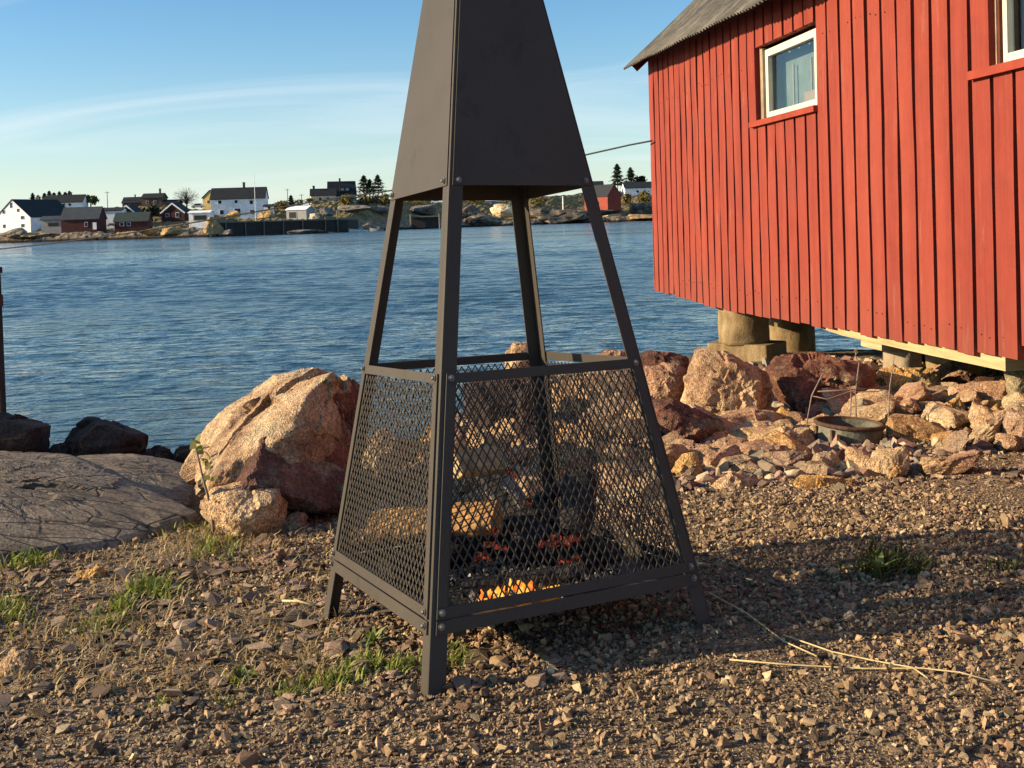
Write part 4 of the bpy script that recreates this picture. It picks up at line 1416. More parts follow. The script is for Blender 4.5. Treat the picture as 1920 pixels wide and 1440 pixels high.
# flat shards on the left slope and along the bank
xx = np.concatenate([RS.uniform(-1.9, 0.1, 2200), RS.uniform(0.3, 2.2, 700)])
yy = np.concatenate([RS.uniform(2.3, 4.3, 2200), RS.uniform(4.0, 4.9, 700)])
m_ = ~((xx < -0.95) & (yy > 3.75))
xx, yy = xx[m_], yy[m_]
ss = np.clip(0.018 * np.exp(0.5 * RS.randn(len(xx))), 0.009, 0.05)
g3 = scatter(xx, yy, ss, stone_protos(14, 10, 0.26), 0.22, 0.2, np.array([[0.36, 0.25, 0.155], [0.44, 0.31, 0.20], [0.28, 0.19, 0.125], [0.40, 0.265, 0.18], [0.22, 0.165, 0.11]]))
xx, yy = RS.uniform(-0.6, 4.4, 7500), 4.25 + 5.5 * RS.rand(7500) ** 1.9
m_ = (yy > 4.2 + 0.12 * xx) & ~((yy < 4.85) & (xx > 1.7)) & (xx < 0.52 * yy)
xx, yy = xx[m_], yy[m_]
ss = np.clip(0.034 * np.exp(0.45 * RS.randn(len(xx))), 0.014, 0.075) * (0.8 + 0.1 * (yy - 4.2))
g4 = scatter(xx, yy, ss, stone_protos(18, 12, 0.5), 0.55, 0.3, np.array([[0.42, 0.31, 0.20], [0.52, 0.39, 0.26], [0.38, 0.25, 0.18], [0.24, 0.13, 0.10], [0.34, 0.30, 0.22], [0.56, 0.43, 0.25]]))
VV, FF, CC, off = [], [], [], 0
for v_, f_, c_ in (g1, g2, g3, g4):
    VV.append(v_); FF.append(f_ + off); CC.append(c_); off += len(v_)
print('gravel verts', off)
tag(link_mesh('gravel', np.concatenate(VV), np.concatenate(FF), M['gravel'], colors=np.concatenate(CC)), kind='stuff')

# ------------------------------------------------------------------ low plants
class Blades:
    def __init__(s):
        s.v, s.f, s.c = [], [], []

    def blade(s, p, ang, length, width, bend, col):
        d = Vector((math.cos(ang), math.sin(ang), 0))
        r = Vector((-d.y, d.x, 0)) * width / 2
        b = len(s.v)
        for i, t in enumerate((0, 0.4, 0.75, 1.0)):
            q = Vector(p) + d * (length * bend * t * t) + Vector((0, 0, length * t * (1 - 0.45 * bend * t)))
            w_ = (1.0, 0.9, 0.6, 0.05)[i]
            s.v += [tuple(q - r * w_), tuple(q + r * w_)]
            s.c += [(*col, 1)] * 2
        for i in range(3):
            s.f.append((b + i * 2, b + i * 2 + 1, b + i * 2 + 3, b + i * 2 + 2))

    def straw(s, p, ang, length, width, col, dz=0.0):
        d = Vector((math.cos(ang), math.sin(ang), dz))
        r = Vector((-d.y, d.x, 0)) * width / 2
        b = len(s.v)
        p = Vector(p)
        for i in range(4):
            q = p + d * (length * (i / 3 - 0.5)) + Vector((0, 0, 0.004 * math.sin(i * 1.6)))
            s.v += [tuple(q - r), tuple(q + r)]
            s.c += [(*col, 1)] * 2
        for i in range(3):
            s.f.append((b + i * 2, b + i * 2 + 1, b + i * 2 + 3, b + i * 2 + 2))

    def build(s, name, origin=(0, 0, 0), parent=None):
        return link_mesh(name, s.v, np.array(s.f), M['blade'], parent, origin, smooth=True, colors=s.c)


def gz(x_, y_):
    return float(ground_full(np.array([x_]), np.array([y_]))[0])


def gp(px, py):
    d_ = ground_hit(px, py)
    p = at(px, py, d_)
    return Vector((p.x, p.y, gz(p.x, p.y)))


rg = random.Random(23)
gr_ = Blades()
dry = Blades()
GREEN = [(0.16, 0.20, 0.03), (0.24, 0.27, 0.04), (0.32, 0.33, 0.06), (0.11, 0.15, 0.025)]
GREEN_SHADE = [(0.07, 0.085, 0.02), (0.10, 0.11, 0.025), (0.055, 0.07, 0.018)]  # darker greens: the fire pit's shadow put into the blade colour
DRY = [(0.50, 0.37, 0.16), (0.38, 0.25, 0.10), (0.58, 0.45, 0.22), (0.28, 0.17, 0.07)]
# clumps measured on the photograph: x, y, spread in x and y, blades, length
clumps = [(40, 1052, 50, 12, 170, 0.05), (285, 1105, 40, 16, 120, 0.055), (190, 1165, 50, 22, 110, 0.035), (20, 1148, 30, 18, 100, 0.04), (230, 1130, 20, 14, 60, 0.05),
          (400, 1030, 50, 22, 90, 0.05), (610, 1280, 60, 16, 200, 0.03), (680, 1255, 30, 18, 120, 0.035), (540, 1300, 35, 12, 90, 0.025), (750, 1260, 40, 14, 90, 0.03),
          (860, 1250, 30, 10, 60, 0.03), (445, 1270, 20, 14, 40, 0.035), (300, 1325, 15, 8, 25, 0.025), (1660, 1070, 42, 14, 230, 0.055), (1580, 1085, 40, 16, 60, 0.03),
          (1890, 1070, 40, 10, 90, 0.035), (1720, 1075, 30, 10, 60, 0.04), (425, 1318, 25, 8, 40, 0.02), (330, 990, 60, 14, 60, 0.045)]
for cx, cy_, sx, sy, n_, L in clumps:
    for i in range(n_):
        p = gp(cx + rg.gauss(0, sx * 0.6), cy_ + rg.gauss(0, sy * 0.6))
        gr_.blade(p - Vector((0, 0, 0.002)), rg.uniform(0, 6.28), L * rg.uniform(0.6, 1.45), L * rg.uniform(0.09, 0.2), rg.uniform(0.2, 0.95), rg.choice(GREEN if cx < 1500 else GREEN_SHADE))
tag(gr_.build('grass'), kind='stuff')
for i in range(3200):
    u_ = rg.random()
    px, py = (rg.uniform(0, 640), rg.uniform(985, 1300)) if u_ < 0.82 else (rg.uniform(300, 520), rg.uniform(960, 1040))
    if py < 1040 - px * 0.12 and px < 300:
        continue
    p = gp(px, py) + Vector((0, 0, 0.006))
    if rg.random() < 0.35:
        dry.straw(p, rg.uniform(0, 3.14), rg.uniform(0.02, 0.09), rg.uniform(0.001, 0.0024), rg.choice(DRY), rg.uniform(-0.1, 0.15))
    else:
        L = rg.uniform(0.02, 0.055)
        dry.blade(p - Vector((0, 0, 0.006)), rg.uniform(0, 6.28), L, L * 0.085, rg.uniform(0.3, 1.3), rg.choice(DRY))
tag(dry.build('dry_grass'), kind='stuff')

# leafy weeds by the front leg, each a thing of its own
WG = [(0.17, 0.24, 0.05), (0.23, 0.28, 0.06), (0.30, 0.34, 0.10)]
for px, py, n_, L, lab in ((700, 1215, 11, 0.05, 'leafy weed with pale upright leaf just left of the front leg of the fire pit'),
                           (650, 1265, 9, 0.035, 'low leafy weed further left along the green strip before the front leg'),
                           (775, 1255, 8, 0.032, 'small leafy weed touching the left side of the front leg'),
                           (850, 1235, 7, 0.032, 'small leafy weed close to the right side of the front leg'),
                           (450, 1262, 7, 0.036, 'lone two-leaved weed in the gravel left of the green strip'),
                           (290, 1095, 8, 0.05, 'weed clump with yellow-green leaves below the bedrock slab'),
                           (1650, 1078, 12, 0.06, 'broad-leaved weed growing in the shadow of the fire pit')):
    b_ = Blades()
    p = gp(px, py)
    for i in range(n_):
        b_.blade(p, i * 2.4 + rg.uniform(-0.3, 0.3), L * rg.uniform(0.7, 1.3), L * rg.uniform(0.26, 0.4), rg.uniform(0.3, 1.1), rg.choice(WG))
    tag(b_.build('weed_plant', tuple(p)), lab, 'weed', 'leafy weeds in the gravel')

# sapling with few leaves before the pale boulder
p0 = gp(402, 1005)
d_ = p0.y
sap = empty('sapling', p0, 'thin sapling with few small leaves in front of the largest pale boulder', 'sapling')
st_pts = [p0 - Vector((0, 0, 0.03))] + [at(x_, y_, d_) for x_, y_ in ((398, 970), (390, 930), (380, 895), (372, 860), (366, 838))]
mb = MB()
mb.tube(st_pts, [0.007, 0.006, 0.0055, 0.0045, 0.0035, 0.002], 6)
mb.tube([at(396, 960, d_), at(402, 945, d_ - 0.02), at(408, 930, d_ - 0.03)], [0.003, 0.0025, 0.0015], 5)
mb.tube([at(383, 905, d_), at(392, 890, d_ + 0.02), at(400, 880, d_ + 0.03)], [0.003, 0.0025, 0.0015], 5)
mb.build('stem', M['twig'], sap, tuple(p0), smooth=True)
b_ = Blades()
for x_, y_ in ((366, 838), (362, 842), (372, 845), (386, 868), (394, 862), (390, 880), (380, 872), (400, 902), (388, 900), (384, 915), (392, 925), (376, 852), (370, 832)):
    b_.blade(at(x_, y_, d_ + rg.uniform(-0.02, 0.02)), rg.uniform(0, 6.28), 0.046, 0.026, rg.uniform(0.4, 1.0), rg.choice([(0.26, 0.28, 0.08), (0.33, 0.34, 0.12)]))
b_.build('foliage', tuple(p0), sap)

# long straws across the gravel on the right
for i, (pts, lab) in enumerate(((((1368, 1253), (1480, 1258), (1620, 1265), (1730, 1271), (1800, 1280), (1880, 1296)), 'longest pale dry stalk lying over the gravel at the right'),
                                (((1330, 1128), (1400, 1170), (1470, 1214), (1532, 1244)), 'thin dry stalk slanting away from the right leg of the fire pit'),
                                (((1470, 1206), (1560, 1232), (1640, 1250), (1712, 1268), (1740, 1290)), 'bent dry stalk crossing the longest pale one'),
                                (((530, 1130), (560, 1134), (592, 1137)), 'short pale stick on gravel left of the left leg'),
                                (((10, 1126), (40, 1122), (66, 1119)), 'short pale stick near the left frame edge'),
                                (((333, 1184), (338, 1200), (345, 1212)), 'short pale stick in the gravel below the weed clump'))):
    mb = MB()
    q = [gp(*p) + Vector((0, 0, 0.011 + 0.004 * math.sin(j * 2.2))) for j, p in enumerate(pts)]
    mb.tube(q, [0.0018 if i < 3 else 0.0034] * len(q), 6)
    tag(mb.build('dry_stalk', M['straw'], None, tuple(q[0]), smooth=True), lab, 'stalk')

# iron pot among the rubble
dpt = ground_hit(1590, 838) + 0.15
pc = at(1590, 838, dpt)
R_p = 62 / F * dpt
pot_c = Vector((pc.x, pc.y, pc.z - 0.02))
pot = empty('iron_pot', pot_c, 'old green rusty iron pot standing among the rubble stones', 'pot')
tilt = Matrix.Rotation(rad(4), 3, 'Y')


def lathe(prof, n_=36):
    vs_, fs_ = [], []
    for (r_, z_) in prof:
        for j in range(n_):
            an = 2 * math.pi * j / n_
            vs_.append(pot_c + tilt @ Vector((math.cos(an) * r_, math.sin(an) * r_, z_)))
    for i in range(len(prof) - 1):
        for j in range(n_):
            fs_.append((i * n_ + j, i * n_ + (j + 1) % n_, (i + 1) * n_ + (j + 1) % n_, (i + 1) * n_ + j))
    return vs_, fs_


v_, f_ = lathe([(0.0, 0.0), (R_p * 0.93, 0.0), (R_p * 0.97, 0.02), (R_p * 1.0, 0.075), (R_p * 0.97, 0.135), (R_p * 0.9, 0.135), (R_p * 0.92, 0.05), (0, 0.045)])
link_mesh('body', v_, f_, M['green_iron'], pot, tuple(pot_c), smooth=False)
v_, f_ = lathe([(R_p * 0.975, 0.128), (R_p * 1.05, 0.128), (R_p * 1.06, 0.142), (R_p * 0.95, 0.146), (R_p * 0.89, 0.136), (R_p * 0.975, 0.128)])
link_mesh('rim', v_, f_, M['rust'], pot, tuple(pot_c), smooth=True)
mb = MB()
a0 = rad(205)
for s_ in (-0.35, 0.35):
    q = pot_c + tilt @ Vector((math.cos(a0 + s_) * R_p * 1.01, math.sin(a0 + s_) * R_p * 1.01, 0.07))
    mb.bar(q - Vector((0, 0, 0.06)), q + Vector((0, 0, 0.05)), 0.012, 0.012, (math.cos(a0), math.sin(a0), 0))
mb.build('strap', M['rust'], pot, tuple(pot_c))
# dry stalks behind the pot
dd = dpt + 0.22
stalks = [((1512, 800), (1515, 780), (1522, 742), (1542, 701), (1551, 700)), ((1606, 800), (1605, 774), (1604, 735), (1611, 680), (1605, 671), (1604, 656)),
          ((1595, 790), (1595, 767), (1596, 733), (1592, 715), (1583, 715)), ((1664, 800), (1666, 780), (1668, 728), (1677, 667)),
          ((1522, 742), (1551, 749), (1590, 735), (1645, 734), (1668, 727)), ((1533, 734), (1590, 731), (1668, 727)), ((1728, 700), (1733, 670), (1738, 650))]
mb = MB()
for s_ in stalks[:6]:
    mb.tube([at(x_, y_, dd) for x_, y_ in s_], [0.0034] * (len(s_) - 1) + [0.002], 6)
root_p = at(1600, 800, dd)
plant = empty('dry_plant', root_p, 'leafless dry stalks standing behind the iron pot', 'plant')
mb.build('stem', M['twig'], plant, tuple(root_p), smooth=True)
b_ = Blades()
for x_, y_ in ((1604, 660), (1604, 668), (1585, 716), (1580, 714), (1551, 700)):
    b_.blade(at(x_, y_, dd), rg.uniform(0, 6.28), 0.035, 0.018, 0.6, (0.5, 0.42, 0.25))
b_.build('dry_leaf', tuple(root_p), plant)

# timber screen by the landing, cut off by the left frame edge; it shades the rocks there
e0 = at(4, 720, 8.6)
scr_b = Vector((e0.x, 8.6, -0.7))
scr = empty('timber_screen', scr_b, 'dark timber landing screen mostly outside the left frame edge', 'fence')
dv = Vector((-0.10, -1, 0)).normalized()
mb = MB()
for i in range(24):
    q = Vector((e0.x - 0.06, 8.55, 0)) + dv * (0.135 * i)
    mb.bar(q + Vector((0, 0, -0.10)), q + Vector((0, 0, 0.62)), 0.128, 0.025, (1, 0, 0))
mb.build('plank_panel', M['dark_wood'], scr, tuple(scr_b))
for i in range(3):
    mb = MB()
    q = Vector((e0.x - 0.05, 8.62, 0)) + dv * (1.55 * i)
    mb.bar(q + Vector((0, 0, -1.2)), q + Vector((0, 0, 0.74)), 0.09, 0.09, (1, 0, 0))
    mb.box(q + Vector((0, 0, 0.77)), (0.11, 0.11, 0.05))
    mb.build('post', M['dark_wood'], scr, tuple(scr_b))
mb = MB()
q = Vector((e0.x - 0.015, 8.66, 0.53))
mb.bar(q, q + dv * 3.3, 0.05, 0.09)
mb.build('rail', M['dark_trim'], scr, tuple(scr_b))

# overhead cable from the barn corner out over the water
pts = []
for (x_, y_), d_ in zip(((1222, 264), (1180, 272), (1100, 290), (1000, 314), (880, 336), (735, 357), (600, 376), (400, 411), (250, 436), (100, 456), (0, 467), (-150, 478)),
                        np.linspace(on_wall(1224, 264)[0] + 0.1, 19, 12)):
    pts.append(at(x_, y_, d_))
mb = MB()
mb.tube(pts, [0.010 + 0.0001 * i for i in range(12)], 6)
tag(mb.build('overhead_cable', M['cable'], None, tuple(pts[0]), smooth=True), 'black sagging cable strung from the red barn corner across the water', 'cable')

# ------------------------------------------------------------------ far shore
hx = [0, 1]
def hor(x_): return 444.7 - 0.03125 * x_
SX = np.array([-700, 0, 200, 400, 650, 720, 880, 1000, 1110, 1230, 1500, 2000])
SD = np.array([330, 325, 315, 305, 345, 375, 430, 450, 490, 500, 520, 560.])
TXp = np.array([-700, 0, 80, 150, 230, 300, 380, 450, 520, 560, 600, 660, 730, 800, 870, 950, 1050, 1110, 1180, 1230, 1500, 2000])
TYp = np.array([395, 402, 391, 388, 388, 389, 393, 401, 390, 383, 379, 372, 374, 376, 374, 374, 366, 362, 356, 353, 350, 330.])
cols_ = np.linspace(-700, 2000, 560)
frac = np.concatenate([np.linspace(-0.15, 1.0, 46), [1.3, 2.0, 4.0]])
TD = 75.0
V = np.zeros((len(frac), len(cols_), 3))
for i, x_ in enumerate(cols_):
    D0 = np.interp(x_, SX, SD)
    ytop = np.interp(x_, TXp, TYp)
    zt = 1.03 + (hor(x_) - ytop) / F * (D0 + TD)
    prof = np.where(frac <= 1, WZ - 0.6 + (zt - WZ + 0.6) * np.clip(frac, -0.2, 1) ** 1 * (0.55 + 0.45 * np.clip(frac, 0, 1)), zt - (frac - 1) * 2)
    prof = np.where(frac < 0, WZ - 1.5, prof)
    prof = prof + np.where((frac > 0) & (frac < 0.25), 1.5 * np.sin(np.clip(frac, 0, 0.25) / 0.25 * math.pi), 0)
    dd_ = D0 + frac * TD
    u_ = ray(x_, hor(x_)).x
    V[:, i, 0], V[:, i, 1], V[:, i, 2] = u_ * dd_, dd_, prof
fl_ = V.reshape(-1, 3)
nz = fbm(fl_ * np.array([0.16, 0.16, 0.0]), 5, 91, 0.6) * 1.6 + np.abs(fbm(fl_ * np.array([0.45, 0.45, 0]), 4, 95)) * 1.2
msk = np.clip((fl_[:, 2] - WZ + 1.0) / 2.0, 0, 1)
fl_[:, 2] += (nz - 0.25) * msk * 0.8
nr, nc = V.shape[:2]
idx = np.arange(nr * nc).reshape(nr, nc)
quads = np.stack([idx[:-1, :-1], idx[:-1, 1:], idx[1:, 1:], idx[1:, :-1]], -1).reshape(-1, 4)
tag(link_mesh('far_shore_terrain', fl_, quads, M['shore']), kind='structure')
VG = V


def far_depth(px, py):
    """depth at which the far shore is met along a pixel ray"""
    ci = int(np.clip(np.searchsorted(cols_, px), 1, len(cols_) - 1))
    c_ = VG[:, ci]
    z_ray = CAMH + (hor(px) - py) / F * c_[:, 1]
    ok = np.where(c_[:, 2] >= z_ray)[0]
    ok = ok[ok > 6]
    if len(ok):
        return float(c_[ok[0], 1])
    return float(c_[45, 1])


FARL = []


def house(name, cx, ybase, L, W, hw, hr, yaw, wall, roof, label, wins=(), chim=(), door=None, trim=None, cat='house', depth=None, base_mat=None, foot=2.5, group=None, overhang=1.0):
    """sizes in photograph pixels at the house's distance; yaw 0 = eaves towards the viewer, 90 = gable towards the viewer
    wins: (face, u, v, w, h): face 'e' eaves side or 'g' gable side nearest the viewer; u along it from its middle, v above the base"""
    d_ = depth or far_depth(cx, ybase)
    s_ = d_ / F
    c = at(cx, ybase, d_)
    L, W, hw, hr = L * s_, W * s_, hw * s_, hr * s_
    a_ = rad(yaw)
    ex, ey = Vector((math.cos(a_), math.sin(a_), 0)), Vector((-math.sin(a_), math.cos(a_), 0))
    c = c + ey * (W / 2 if abs(yaw) < 45 else 0) + (Vector((0, L * 0.5, 0)) if abs(yaw) >= 45 else Vector((0, 0, 0)))
    root = empty(name, c, label, cat, group)
    P = lambda x_, y_, z_: c + ex * x_ + ey * y_ + Vector((0, 0, z_))
    x2, y2 = L / 2, W / 2
    mb = MB()
    vs = [P(-x2, -y2, -foot), P(x2, -y2, -foot), P(x2, y2, -foot), P(-x2, y2, -foot), P(-x2, -y2, hw), P(x2, -y2, hw), P(x2, y2, hw), P(-x2, y2, hw), P(-x2, 0, hw + hr), P(x2, 0, hw + hr)]
    mb.add(vs, [(0, 1, 5, 4), (1, 2, 6, 9, 5), (2, 3, 7, 6), (3, 0, 4, 8, 7), (3, 2, 1, 0), (4, 5, 9, 8), (6, 7, 8, 9)])
    wl = mb.build('wall', M[wall], root, tuple(c))
    mb = MB()
    ov, ox, th = 0.35 * overhang, 0.3 * overhang, 0.22
    sl = hr / y2
    for sg in (-1, 1):
        e = sg * (y2 + ov)
        ze = hw - ov * sl
        mb.hexa([P(-x2 - ox, e, ze + 0.02), P(x2 + ox, e, ze + 0.02), P(x2 + ox, 0, hw + hr + 0.02), P(-x2 - ox, 0, hw + hr + 0.02),
                 P(-x2 - ox, e, ze + th), P(x2 + ox, e, ze + th), P(x2 + ox, 0, hw + hr + th), P(-x2 - ox, 0, hw + hr + th)])
    ro_ = mb.build('roof', M[roof], root, tuple(c))
    for (u_, wd, ht) in chim:
        mb = MB()
        mb.box(P(u_ * s_, 0, hw + hr + ht * s_ / 2 - 0.3), (wd * s_, wd * s_, ht * s_ + 0.6), a_)
        mb.box(P(u_ * s_, 0, hw + hr + ht * s_), (wd * s_ * 1.25, wd * s_ * 1.25, 0.25), a_)
        mb.build('chimney', M['far_brown'], ro_, tuple(c))
    gx = -x2
    for it in wins:
        face, u_, v_, w_, h_ = it[:5]
        u_, v_, w_, h_ = u_ * s_, v_ * s_, w_ * s_, h_ * s_
        fm = M[it[5]] if len(it) > 5 else M['far_white']
        if face == 'e':
            cc, ax, nn = P(u_, -y2, v_), ex, -ey
        else:
            cc, ax, nn = P(gx, u_, v_), -ey, -ex
        R3 = Matrix((ax, -nn, Vector((0, 0, 1)))).transposed()
        f_ = MB()
        f_.box(cc + nn * 0.02, (w_, 0.16, h_), 0, R3)
        wo = f_.build('window', fm, root, tuple(c))
        f_ = MB()
        f_.box(cc + nn * 0.06, (w_ * 0.84, 0.14, h_ * 0.84), 0, R3)
        f_.build('pane', M['far_pane'], wo, tuple(c))
    if door:
        face, u_, w_, h_, mt = door
        u_, w_, h_ = u_ * s_, w_ * s_, h_ * s_
        cc, ax, nn = (P(u_, -y2, h_ / 2), ex, -ey) if face == 'e' else (P(gx, u_, h_ / 2), -ey, -ex)
        R3 = Matrix((ax, -nn, Vector((0, 0, 1)))).transposed()
        f_ = MB()
        f_.box(cc + nn * 0.03, (w_, 0.16, h_), 0, R3)
        f_.build('door', M[mt], root, tuple(c))
    if trim:
        f_ = MB()
        for sg in (-1, 1):
            f_.bar(P(gx - ox - 0.06, sg * (y2 + ov), hw - ov * sl + 0.1), P(gx - ox - 0.06, 0, hw + hr + 0.1), 0.14, 0.42)
        f_.build('barge_board', M[trim], ro_, tuple(c))
    if base_mat:
        f_ = MB()
        f_.box(P(0, 0, -foot / 2 - 0.3 + 0.9), (L + 0.16, W + 0.16, foot + 1.4), a_)
        f_.build('foundation', M[base_mat], root, tuple(c))
    return root, P, s_, c


house('white_house', 44, 434, 110, 86, 27, 33, 68, 'far_white', 'far_roof', 'large white house with dark roof at the far left of the opposite shore',
      [('g', 3, 50, 6, 12), ('g', -14, 40, 6, 7), ('g', -24, 26, 9, 7), ('g', -24, 11, 9, 7), ('g', 22, 38, 7, 8), ('g', 22, 11, 7, 8)], [(10, 4, 6)], foot=3)
house('white_house', 118, 390, 72, 34, 11, 13, 3, 'far_white', 'far_roof', 'long low white house with dark roof before a row of dark conifers',
      [('e', 2, 6, 5, 5), ('e', 13, 6, 5, 5)], [(10, 3, 5)], depth=385)
house('lean_to_shed', 97, 428, 40, 24, 16, 6, 0, 'far_grey', 'far_roof_blue', 'low grey shed between the large white house and a dark red boathouse', [('e', 3, 7, 20, 6, 'far_brown')], cat='shed', depth=338)
house('red_boathouse', 150, 431, 70, 40, 21, 21, 0, 'far_red', 'far_roof_blue', 'dark red boathouse with slate-blue roof and white door on the left of the far shore',
      [('e', 12, 10, 6, 9)], door=('e', 28, 7, 13, 'far_white'), cat='boathouse', depth=333)
house('white_shed', 207, 428, 46, 30, 33, 5, 0, 'far_white', 'far_roof', 'plain white shed right of the boathouse with the white door', cat='shed', depth=346)
house('red_cottage', 246, 428, 62, 30, 14, 15, 2, 'far_red', 'far_roof_green', 'low dark red cottage with greenish roof and two white windows', [('e', -17, 8, 8, 7), ('e', -4, 8, 7, 7)], cat='cottage', depth=328)
house('gable_shed', 240, 414, 40, 34, 14, 14, 84, 'far_brown', 'far_roof', 'dark gabled shed with pale edging just behind the greenish-roofed cottage', trim='far_white', cat='shed', depth=350)
house('brown_house', 250, 391, 40, 30, 11, 10, 3, 'far_brown', 'far_roof', 'dark low house on the skyline, left one of a dark pair', [('e', -6, 6, 4, 4)], [(0, 2, 5)], depth=392)
house('brown_house', 285, 393, 38, 34, 22, 8, 0, 'far_brown', 'far_roof', 'taller brown house with chimney on the skyline, right one of a dark pair', [('e', -8, 14, 5, 5), ('e', 6, 14, 5, 5), ('e', 4, 6, 5, 5)], [(11, 3, 9)], depth=388)
house('dark_garage', 320, 392, 30, 24, 12, 5, 0, 'far_brown', 'far_roof', 'low dark garage between the taller brown house and a bare tree', cat='garage', depth=388)
house('red_cottage', 326, 415, 46, 44, 16, 17, 86, 'far_red', 'far_roof', 'small dark red gabled cottage with white edging facing the water', [('g', -9, 12, 7, 9), ('g', 10, 12, 7, 7)], trim='far_white', cat='cottage')
house('flat_shed', 374, 416, 40, 24, 17, 3, -3, 'far_white', 'far_white', 'low white flat-roofed shed left of the big white house', [('e', 2, 8, 28, 10, 'far_tan')], cat='shed', depth=336)
house('yellow_house', 398, 394, 40, 30, 24, 13, 80, 'far_yellow', 'far_roof', 'yellow house mostly hidden behind the big white house', [('g', 4, 16, 4, 6)], depth=400)
house('white_house', 447, 410, 100, 46, 38, 20, 5, 'far_white', 'far_roof', 'big two-storey white house with dark slate roof above the quay',
      [('e', -33, 32, 7, 7), ('e', -3, 32, 6, 6), ('e', 25, 30, 7, 8), ('e', -30, 13, 8, 9), ('e', -1, 15, 12, 9), ('e', 26, 12, 9, 8)], [(9, 4, 10)], foot=3)
house('porch', 503, 395, 16, 14, 8, 3, 0, 'far_white', 'far_roof', 'small porch annex at the right end of the big white house', [('e', 2, 5, 5, 5)], cat='annex', depth=352)
house('cream_house', 607, 380, 46, 32, 14, 12, 12, 'far_cream', 'far_roof', 'small cream house with dark roof left of the steep-roofed one', [('e', -6, 7, 6, 6), ('e', 8, 7, 7, 6)], [(-17, 4, 6)], depth=415)
r_, P, s_, c = house('dark_roof_house', 643, 374, 50, 40, 8, 26, 14, 'far_white', 'far_roof', 'steep dark-roofed house with dormer on the hilltop', (), [(-3, 3, 6)], depth=420)
mb = MB()
mb.box(P(4 * s_, -12 * s_, 19 * s_), (18 * s_, 12 * s_, 9 * s_), rad(14))
dm = mb.build('dormer', M['far_roof'], r_, tuple(c))
for q in (0, 9):
    mb = MB()
    mb.box(P((q) * s_, -18.1 * s_, 19 * s_), (6 * s_, 0.2, 5 * s_), rad(14))
    mb.build('window', M['far_grey'], dm, tuple(c))
house('white_garage', 556, 412, 44, 30, 19, 6, -22, 'far_grey', 'far_white', 'grey-white garage above the quay with lifted pale roof', [('e', -8, 9, 18, 13, 'far_grey')], cat='garage')
house('red_boathouse', 1134, 407, 82, 30, 40, 21, -62, 'far_bright_red', 'far_roof', 'bright red boathouse with dark gable and yellow footing on the right of the far shore',
      door=('e', 4, 14, 30, 'far_pane'), cat='boathouse', base_mat='far_tan', foot=1.0)
house('dark_shed', 1116, 372, 34, 26, 20, 12, 4, 'far_brown', 'far_roof', 'dark roofed shed behind the bright red boathouse', cat='shed', depth=560)
house('white_house', 1204, 381, 64, 34, 29, 11, 6, 'far_white', 'far_roof', 'white house with flat dark roof beside the red barn edge', [('e', -8, 22, 5, 5), ('e', 6, 22, 5, 5), ('e', -2, 8, 8, 9)], depth=560)
house('blue_shed', 919, 384, 24, 16, 8, 6, 0, 'far_blue', 'far_white', 'tiny blue shed seen between the legs of the fire pit', cat='shed', depth=505)

# trees of the far shore
def conifer(px, ybase, h, w_, label, seed, depth=None, group='conifers on the far shore'):
    d_ = depth or far_depth(px, ybase)
    s_ = d_ / F
    b = at(px, ybase, d_)
    r_ = random.Random(seed)
    root = empty('conifer_tree', b, label, 'tree', group)
    H_, R_ = h * s_, w_ * s_ * 0.82
    mb = MB()
    mb.tube([b - Vector((0, 0, 2)), b + Vector((0, 0, H_ * 0.9))], [0.28, 0.05], 6)
    mb.build('trunk', M['far_bark'], root, tuple(b))
    vs, fs = [], []
    for i in range(800):
        t = r_.random() ** 0.8
        z_ = H_ * (0.12 + 0.88 * t)
        lay = 0.75 + 0.35 * math.sin(t * 34 + seed)
        rr = R_ * (1 - t) ** 0.8 * lay * r_.uniform(0.35, 1.15) + 0.1
        an = r_.uniform(0, 6.28)
        p = b + Vector((math.cos(an) * rr, math.sin(an) * rr, z_ - rr * 0.25))
        q = max(0.4, H_ * 0.085)
        dv = Vector((math.cos(an), math.sin(an), -0.35)) * q * r_.uniform(0.7, 1.5)
        sd = Vector((-math.sin(an), math.cos(an), r_.uniform(-0.5, 0.5))) * q * 0.5
        k_ = len(vs)
        vs += [p - dv * 0.5 - sd, p - dv * 0.5 + sd, p + dv]
        fs.append((k_, k_ + 1, k_ + 2))
    link_mesh('crown', vs, fs, M['far_conifer'], root, tuple(b))


